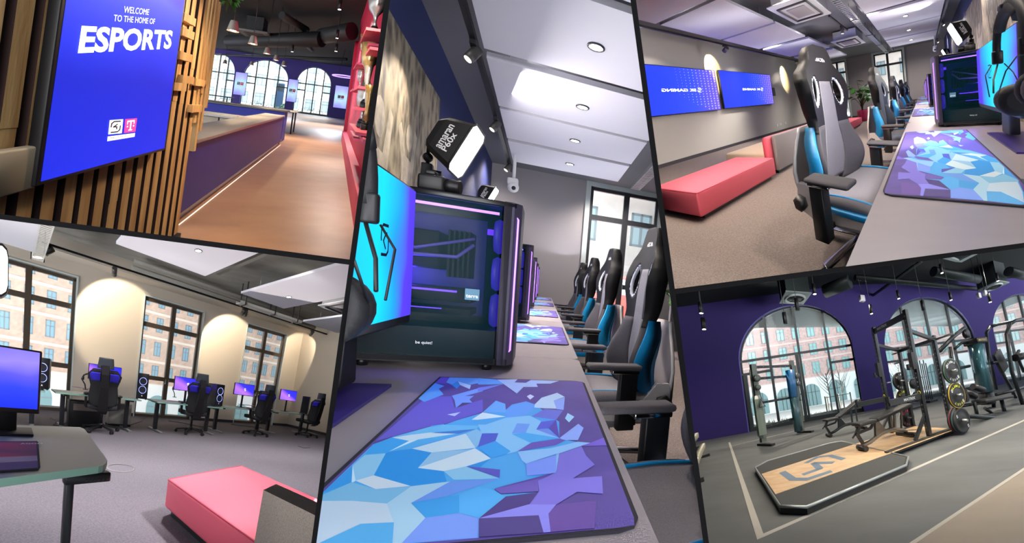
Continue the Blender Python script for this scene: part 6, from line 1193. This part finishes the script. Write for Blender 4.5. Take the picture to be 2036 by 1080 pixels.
    def trophy(px, py, h, kind, lbl, z=None):
        nonlocal i
        y = 6.6+.25*(i % 3); p = H.at(px, py, 'x', XR-.17); i += 1; s = h
        t = Thing(H, 'trophy', lbl+V, 'trophy', tuple(p), 0, 'trophies on the red wall'); m = MB(); m.box(-.1*s, .1*s, -.14*s, .14*s, 0, .12*s, 0, .004); m.cyl((0, 0, .12*s), (0, 0, .2*s), .1*s, .07*s); t.part('base', m, bk); mt = gold if kind % 2 else silver; m = MB()
        if kind < 2: m.lathe([(.06*s, .2*s), (.03*s, .3*s), (.05*s, .42*s), (.16*s, .55*s), (.20*s, .75*s), (.19*s, .9*s), (.22*s, 1.0*s), (.18*s, .98*s)], (0, 0, 0), (0, 0, 1), 20)
        else: m.lathe([(.08*s, .2*s), (.05*s, .45*s), (.09*s, .8*s), (.12*s, 1.0*s)], (0, 0, 0), (0, 0, 1), 6)
        c = t.part('cup', m, mt)
        if kind < 2:
            for sg in (-1, 1): m = MB(); m.tube([(0, sg*.17*s, .6*s), (0, sg*.3*s, .7*s), (0, sg*.3*s, .88*s), (0, sg*.2*s, .95*s)], .015*s, 6); t.part('handle', m, mt, c)
        m = MB(); m.box(-.16, .168, -.45, .45, -.04, -.001); single(H, 'shelf', 'red shelf under the '+lbl+V, 'shelf', m, pink, tuple(p), 0, 'red trophy shelves')
    trophy(742, 72, .75, 0, 'topmost silver cup'); trophy(722, 132, .62, 1, 'broad golden bowl cup'); trophy(727, 176, .72, 1, 'large round golden cup'); trophy(714, 180, .42, 0, 'small silver goblet'); trophy(723, 214, .66, 2, 'tall silver pillar trophy'); trophy(717, 252, .62, 0, 'slender silver cup near the bottom'); trophy(725, 258, .62, 3, 'golden block trophy near the bottom')
    for q, (px, py) in enumerate(((738, 88), (742, 102), (745, 110), (715, 268), (735, 268))):
        p = H.at(px, py, 'x', XR-.1); m = MB(); m.box(-.15, .098, -.6, .6, -.04, 0); single(H, 'shelf', ['upper empty red shelf', 'second empty red shelf', 'third empty red shelf', 'lower left empty red shelf', 'lower right empty red shelf'][q]+V, 'shelf', m, pink, tuple(p), 0, 'red trophy shelves')
    # ceiling: ducts, pendant lamps
    dk = mat('duct_black', '2a2d30', .6)
    for (a, b, z, r, lbl) in (((455, 82), (640, 78), 4.2, .35, 'wide dark duct across the lobby ceiling'), ((640, 72), (700, 62), 4.4, .35, 'dark duct running to the trophy wall'), ((560, 30), (610, 60), 4.7, .16, 'ribbed dark duct high in the lobby'), ((590, 70), (620, 100), 4.6, .12, 'short ribbed dark duct'), ((430, 108), (690, 118), 4.7, .10, 'long dark pipe before the lobby windows')):
        p = H.at(*a, 'z', z); q = H.at(*b, 'z', z); c = (p+q)/2; m = MB(); m.tube([p-c, q-c], r, 12); single(H, 'ceiling_duct', lbl+V, 'duct', m, dk, tuple(c))
    p = H.at(509, 70, 'z', 4.3); cassette = Thing(H, 'ceiling_cassette', 'square grey ceiling cassette behind the second pendant lamp'+V, 'air conditioner', tuple(p)); m = MB(); m.box(-.75, .75, -.75, .75, 0, .08, 0, .01); f = cassette.part('fascia', m, mat('cassette_dark', '6b6e70', .5)); m = MB(); m.box(-.45, .45, -.45, .45, -.02, 0); cassette.part('grille', m, bk, f); m = MB(); m.box(-.4, .4, -.4, .4, .08, .8); cassette.part('duct_box', m, dk)
    L = [(463, 62, 24, 'nearest brushed steel pendant lamp'), (502.5, 88, 19, 'second brushed steel pendant lamp'), (530.5, 107, 14, 'third brushed steel pendant lamp'), (548.5, 120, 12, 'fourth brushed steel pendant lamp'), (564, 131, 11, 'fifth brushed steel pendant lamp'), (500, 130, 9, 'brushed steel pendant lamp before the middle window'), (447, 127, 9, 'brushed steel pendant lamp before the left window')]
    for k, (px, py, w, lbl) in enumerate(L):
        z = 2.95; p = H.at(px, py, 'z', z); a = H.at(px-w/2, py, 'y', p.y); b = H.at(px+w/2, py, 'y', p.y); r = abs(b.x-a.x)/2; t = Thing(H, 'pendant_lamp', lbl+V, 'lamp', tuple(p), 0, 'steel pendant lamps'); m = MB(); m.lathe([(r, 0), (r*.62, r*1.6), (r*.55, r*1.75), (.03, r*1.85)], (0, 0, 0), (0, 0, 1), 26, cap=False); t.part('shade', m, mat('brushed_steel', 'b8b4ac', .45, .3)); m = MB(); m.sphere((0, 0, r*.25), r*.6, n=14, sc=(1, 1, .5)); t.part('bulb', m, mat('bulb_warm', 'fff0d0', .5, emit=7., ecol='ffe6bc')); m = MB(); m.cyl((0, 0, r*1.8), (0, 0, ZC-z), .012, n=6); t.part('cord', m, bk)
        if k < 4: lamp(H, 'SPOT', (p.x, p.y, z-.05), 240, 'ffdcae', .1, (p.x, p.y, 0), 110, .6)
    for (px, py, z, lbl) in ((675, 19, 4.5, 'high'), (670, 76, 3.9, 'middle'), (668, 102, 3.6, 'low'), (581, 103, 3.6, 'left')):
        p = H.at(px, py, 'z', z); t = Thing(H, 'pendant_spotlight', lbl+' slim black hanging spotlight near the trophy wall'+V, 'spotlight', tuple(p), 0, 'slim hanging spotlights'); m = MB(); m.cyl((0, 0, 0), (0, 0, .3), .06, n=12); h = t.part('lamp_head', m, bk); m = MB(); m.lathe([(.05, -.002), (.02, -.003)], (0, 0, 0), (0, 0, 1), 12); t.part('lens', m, M['downlight'], h); m = MB(); m.cyl((0, 0, .3), (0, 0, ZC-z), .01, n=6); t.part('cord', m, bk)
    for z, r2, lbl in ((3.35, .75, 'large violet ring lamp hanging before the right lobby window'),):
        p = H.at(683, 152, 'z', z); t = Thing(H, 'ring_lamp', lbl+V, 'lamp', tuple(p)); m = MB(); m.tube([(r2*math.cos(a), r2*math.sin(a), 0) for a in [2*PI*q/36 for q in range(36)]], .04, 8, closed=True); t.part('ring', m, mat('ring_violet', 'b8a0f0', .5, emit=1.2, ecol='b090ff')); m = MB()
        for a in (0, 2.1, 4.2): m.cyl((r2*math.cos(a), r2*math.sin(a), 0), (r2*math.cos(a)*.3, r2*math.sin(a)*.3, ZC-z), .008, n=5)
        t.part('wires', m, bk)
    p = H.at(457, 3, 'x', -1.2); t = Thing(H, 'hanging_plant', 'trailing green plant on top of the timber wall'+V, 'plant', (p.x, p.y, p.z)); m = MB(); rr = random.Random(8)
    for q in range(40):
        a = rr.uniform(0, 6.28); L2 = rr.uniform(.05, .14); d = Vector((math.cos(a), math.sin(a), rr.uniform(-.9, .6))).normalized()*L2; w = d.orthogonal().normalized()*.012; m.add([Vector((0, 0, .03))-w, Vector((0, 0, .03))+w, d*.6+w*1.6+Vector((0, 0, .05)), d, d*.6-w*1.6+Vector((0, 0, .05))], [[0, 1, 2, 3, 4]])
    t.part('leaves', m, M['leaf'])['kind'] = 'stuff'
    m = MB(); m.cyl((0, 0, 0), (0, 0, .08), .07, n=14); t.part('pot', m, bk)
    lamp(H, 'SPOT', (-.3, 3.4, 3.9), 330, 'ffdcb0', .1, (-.4, 4.2, 0), 100, .7); lamp(H, 'SPOT', (-.3, 9.5, 4.4), 900, 'ffeedd', .1, (-.4, 9.5, 0), 110, .7); lamp(H, 'SPOT', (-.6, 17, 4.6), 2200, 'f4f4ff', .1, (-.6, 17, 0), 120, .7); lamp(H, 'SPOT', (-4, 22, 4.6), 1200, 'f4f4ff', .1, (-4, 22, 0), 120, .7); lamp(H, 'SPOT', (-.4, 7.2, 4.0), 320, 'fff0e4', .1, (.62, 6.8, 1.6), 80, .6); lamp(H, 'SPOT', (-.3, 3.0, 2.6), 190, 'ffdcb0', .1, (-1.4, 2.3, .9), 90, .9)  # fill spots added for floor, trophies and timber, no fixtures
def telekom(m, c, u, v, s):
    telekom2(m, Vector(c), Vector(u)*s, Vector(v)*s)
def telekom2(m, c, u, v):
    """a white slab letter T with two dots, in a box u wide and v high"""
    def R(x0, x1, y0, y1): m.poly([c+u*x0+v*y0, c+u*x1+v*y0, c+u*x1+v*y1, c+u*x0+v*y1])
    R(-.32, .32, .26, .36); R(-.32, -.25, .10, .30); R(.25, .32, .10, .30); R(-.055, .055, -.34, .30); R(-.16, .16, -.36, -.28); R(-.32, -.22, -.10, .0); R(.22, .32, -.10, .0)
def sk_logo2(m, c, u, v):
    """the club mark fitted to a box whose sides are u and v"""
    def P(x, y): return c+u*(x*.85)+v*(y*.85)
    def st(pts, w):
        for (a, b), (e, f) in zip(pts, pts[1:]):
            d = Vector((e-a, f-b)); d.normalize(); n = Vector((-d.y, d.x))*w/2; d *= w*.3
            m.poly([P(a-d.x+n.x, b-d.y+n.y), P(a-d.x-n.x, b-d.y-n.y), P(e+d.x-n.x, f+d.y-n.y), P(e+d.x+n.x, f+d.y+n.y)])
    st([(.36, .44), (-.18, .44), (-.38, .28), (-.40, .0)], .10); st([(-.36, -.44), (.18, -.44), (.38, -.28), (.40, .05)], .10); st([(-.2, -.02), (.12, .2)], .10); st([(-.2, .0), (.1, -.02), (.08, -.2)], .10)
def wood_mat(name, c1, c2):
    if name in MATS: return MATS[name]
    m = mat(name, c1, .6, col2=c2, noise=.1, nscale=9, stretch=(1, 1, .12), detail=6, bump=.15, bscale=60); return m
def wood_floor():
    if 'lobby_floor' in MATS: return MATS['lobby_floor']
    return mat('lobby_floor', 'ac8a70', .38, col2='9b7a62', noise=.1, nscale=1.6, detail=6, bump=.05, bscale=30)
# ================================================================== build
H1 = Hall('lobby', ((0.96851, -0.64083, 0.12607), (0.06752, 1.82685, 0.01441), (-0.10809, 0.61748, 0.99638)), 1.6, [side(*LEFT, (300, 200)), side(*SLEFT, (300, 200))])
H2 = Hall('arena', ((1.10115, 0.06448, 0.06503), (0.42021, 1.02386, -0.09929), (-0.12382, -0.01867, 1.00397)), 1.06, [side(*LEFT, (1018, 540)), side(*RIGHT, (1018, 540))])
H3 = Hall('arena_far', ((-0.26432, 1.97256, -0.26918), (0.99206, 2.41719, -0.23441), (0.23644, 0.87637, 0.91668)), 1.06, [side(*RIGHT, (1700, 200)), side(*SRIGHT, (1700, 200))])
H4 = Hall('window_room', ((0.31164, -1.34641, 0.29471), (0.87058, 1.35401, -0.26448), (-0.31302, -0.23809, 1.06429)), 1.12, [side(*LEFT, (300, 800)), side(*SLEFT, (300, 800))])
H5 = Hall('gym', ((1.58030, 0.79664, -0.05717), (1.08764, 1.93064, 0.16717), (-0.11326, -0.54246, 0.94879)), 1.1, [side(*RIGHT, (1700, 800)), side(*SRIGHT, (1700, 800))])
ONLY = None
if not ONLY or 1 in ONLY: lobby(H1)
if not ONLY or 2 in ONLY: arena(H2, 'centre')
if not ONLY or 3 in ONLY: arena(H3, 'upper right')
if not ONLY or 4 in ONLY: window_room(H4)
if not ONLY or 5 in ONLY: gym(H5)
# what reaches a partition ends there; what stands wholly beyond it, or far outside the view, is not needed
def px_normal(x0, y0, x1, y1): return side((x0, y0), (x1, y1), (1018, 540), 0)
FRAME = [px_normal(-260, 0, -260, 1080), px_normal(2296, 0, 2296, 1080), px_normal(0, -200, 2036, -200), px_normal(0, 1280, 2036, 1280)]
def root_loc(o):
    while o.parent: o = o.parent
    return o.location
SEEN = {}
def trim():
    gone = []
    for o in list(HALL_OF):
        if o.type != 'MESH': continue
        hall = HALL_OF[o]; loc = Vector(root_loc(o)); me = o.data
        co = [v.co+loc for v in me.vertices]
        if not co: gone.append(o); continue
        out = any(all(c.dot(n) < 0 for c in co) for n in hall.sides) or (not o.get('kind') == 'structure' and any(all(c.dot(n) < 0 for c in co) for n in FRAME))
        if out: gone.append(o); continue
        cut = [n for n in hall.sides if any(c.dot(n) < -1e-5 for c in co)]
        far = any(c.y < .25 for c in co)
        if not cut and not far: continue
        if me.users > 1: o.data = me = me.copy()
        bm = bmesh.new(); bm.from_mesh(me)
        for n in cut+([Vector((0, 1, 0))] if far else []):
            r = bmesh.ops.bisect_plane(bm, geom=bm.verts[:]+bm.edges[:]+bm.faces[:], plane_co=(Vector((0, .25, 0)) if n is not None and n.y == 1 and n.x == 0 and n.z == 0 and far else Vector((0, 0, 0)))-loc, plane_no=n, clear_inner=True)
            ed = [e for e in r['geom_cut'] if isinstance(e, bmesh.types.BMEdge) and e.is_valid and e.is_boundary]
            if ed:
                try: bmesh.ops.holes_fill(bm, edges=ed, sides=0)
                except Exception: pass
        if not bm.faces: gone.append(o); bm.free(); continue
        bm.to_mesh(me); bm.free(); me.update()
    dead = set(gone)
    for o in gone:
        for c in o.children:
            if c not in dead and c.type == 'MESH': c.parent = o.parent; 
    for o in gone:
        if o.parent is None and any(c not in dead for c in o.children): pass
        HALL_OF.pop(o, None); bpy.data.objects.remove(o)
    for o in [q for q in HALL_OF if q.type == 'EMPTY']:
        if not o.children: HALL_OF.pop(o); bpy.data.objects.remove(o)
trim()
# dark partition walls between the halls
def partition(name, p, q, t0=0., t1=1., d0=1.0, d1=60., wpx=10.5):
    (x0, y0), (x1, y1) = p, q; dx, dy = x1-x0, y1-y0; A = (x0+dx*t0, y0+dy*t0); B = (x0+dx*t1, y0+dy*t1)
    a = Vector(((A[0]-1018)/FOCAL, 1, -(A[1]-540)/FOCAL)); b = Vector(((B[0]-1018)/FOCAL, 1, -(B[1]-540)/FOCAL)); n = a.cross(b).normalized()*(wpx/FOCAL*d0/2)
    mb = MB(); mb.loft([[a*d0-n, b*d0-n, b*d0+n, a*d0+n], [a*d1-n, b*d1-n, b*d1+n, a*d1+n]], 0, False)
    me = bpy.data.meshes.new(name); me.from_pydata(mb.v, [], mb.f); me.materials.append(mat('partition_black', '060607', .9, spec=.1)); o = bpy.data.objects.new(name, me); COL.objects.link(o); o['kind'] = 'structure'
partition('wall_partition', *LEFT, -.15, 1.15); partition('wall_partition', *RIGHT, -.15, 1.15); partition('wall_partition', *SLEFT, -.3, 1.0); partition('wall_partition', *SRIGHT, 0., 1.3)
# sky, camera, view
w = bpy.data.worlds.new('World'); bpy.context.scene.world = w; w.use_nodes = True; bg = w.node_tree.nodes['Background']; bg.inputs[0].default_value = (.80, .88, 1., 1); bg.inputs[1].default_value = .9
for k, (d, e) in enumerate((((0, 1, .04), 1.2), ((-.66, 1, -.22), 1.), ((.66, 1, -.24), .55), ((-.58, 1, .34), .9), ((.64, 1, .34), 1.2))):
    sun = bpy.data.lights.new('fill_sun', 'SUN'); sun.energy = e; sun.angle = math.radians(22); sun.color = (1., .98, .97); so_ = bpy.data.objects.new('fill_sun', sun); COL.objects.link(so_); so_.location = (k, -6, 2); so_.rotation_euler = Vector(d).to_track_quat('-Z', 'Y').to_euler()  # added fill suns behind the viewer, one along each hall's view
cam = bpy.data.cameras.new('Camera'); co = bpy.data.objects.new('Camera', cam); COL.objects.link(co); cam.sensor_fit = 'HORIZONTAL'; cam.sensor_width = 36; cam.lens = 36*FOCAL/2036; co.rotation_euler = (PI/2, 0, 0); cam.clip_start = .05; cam.clip_end = 400
sc = bpy.context.scene; sc.camera = co
sc.view_settings.view_transform = 'Standard'; sc.view_settings.look = 'None'; sc.view_settings.exposure = .6; sc.view_settings.gamma = 1; sc.view_settings.use_curve_mapping = False
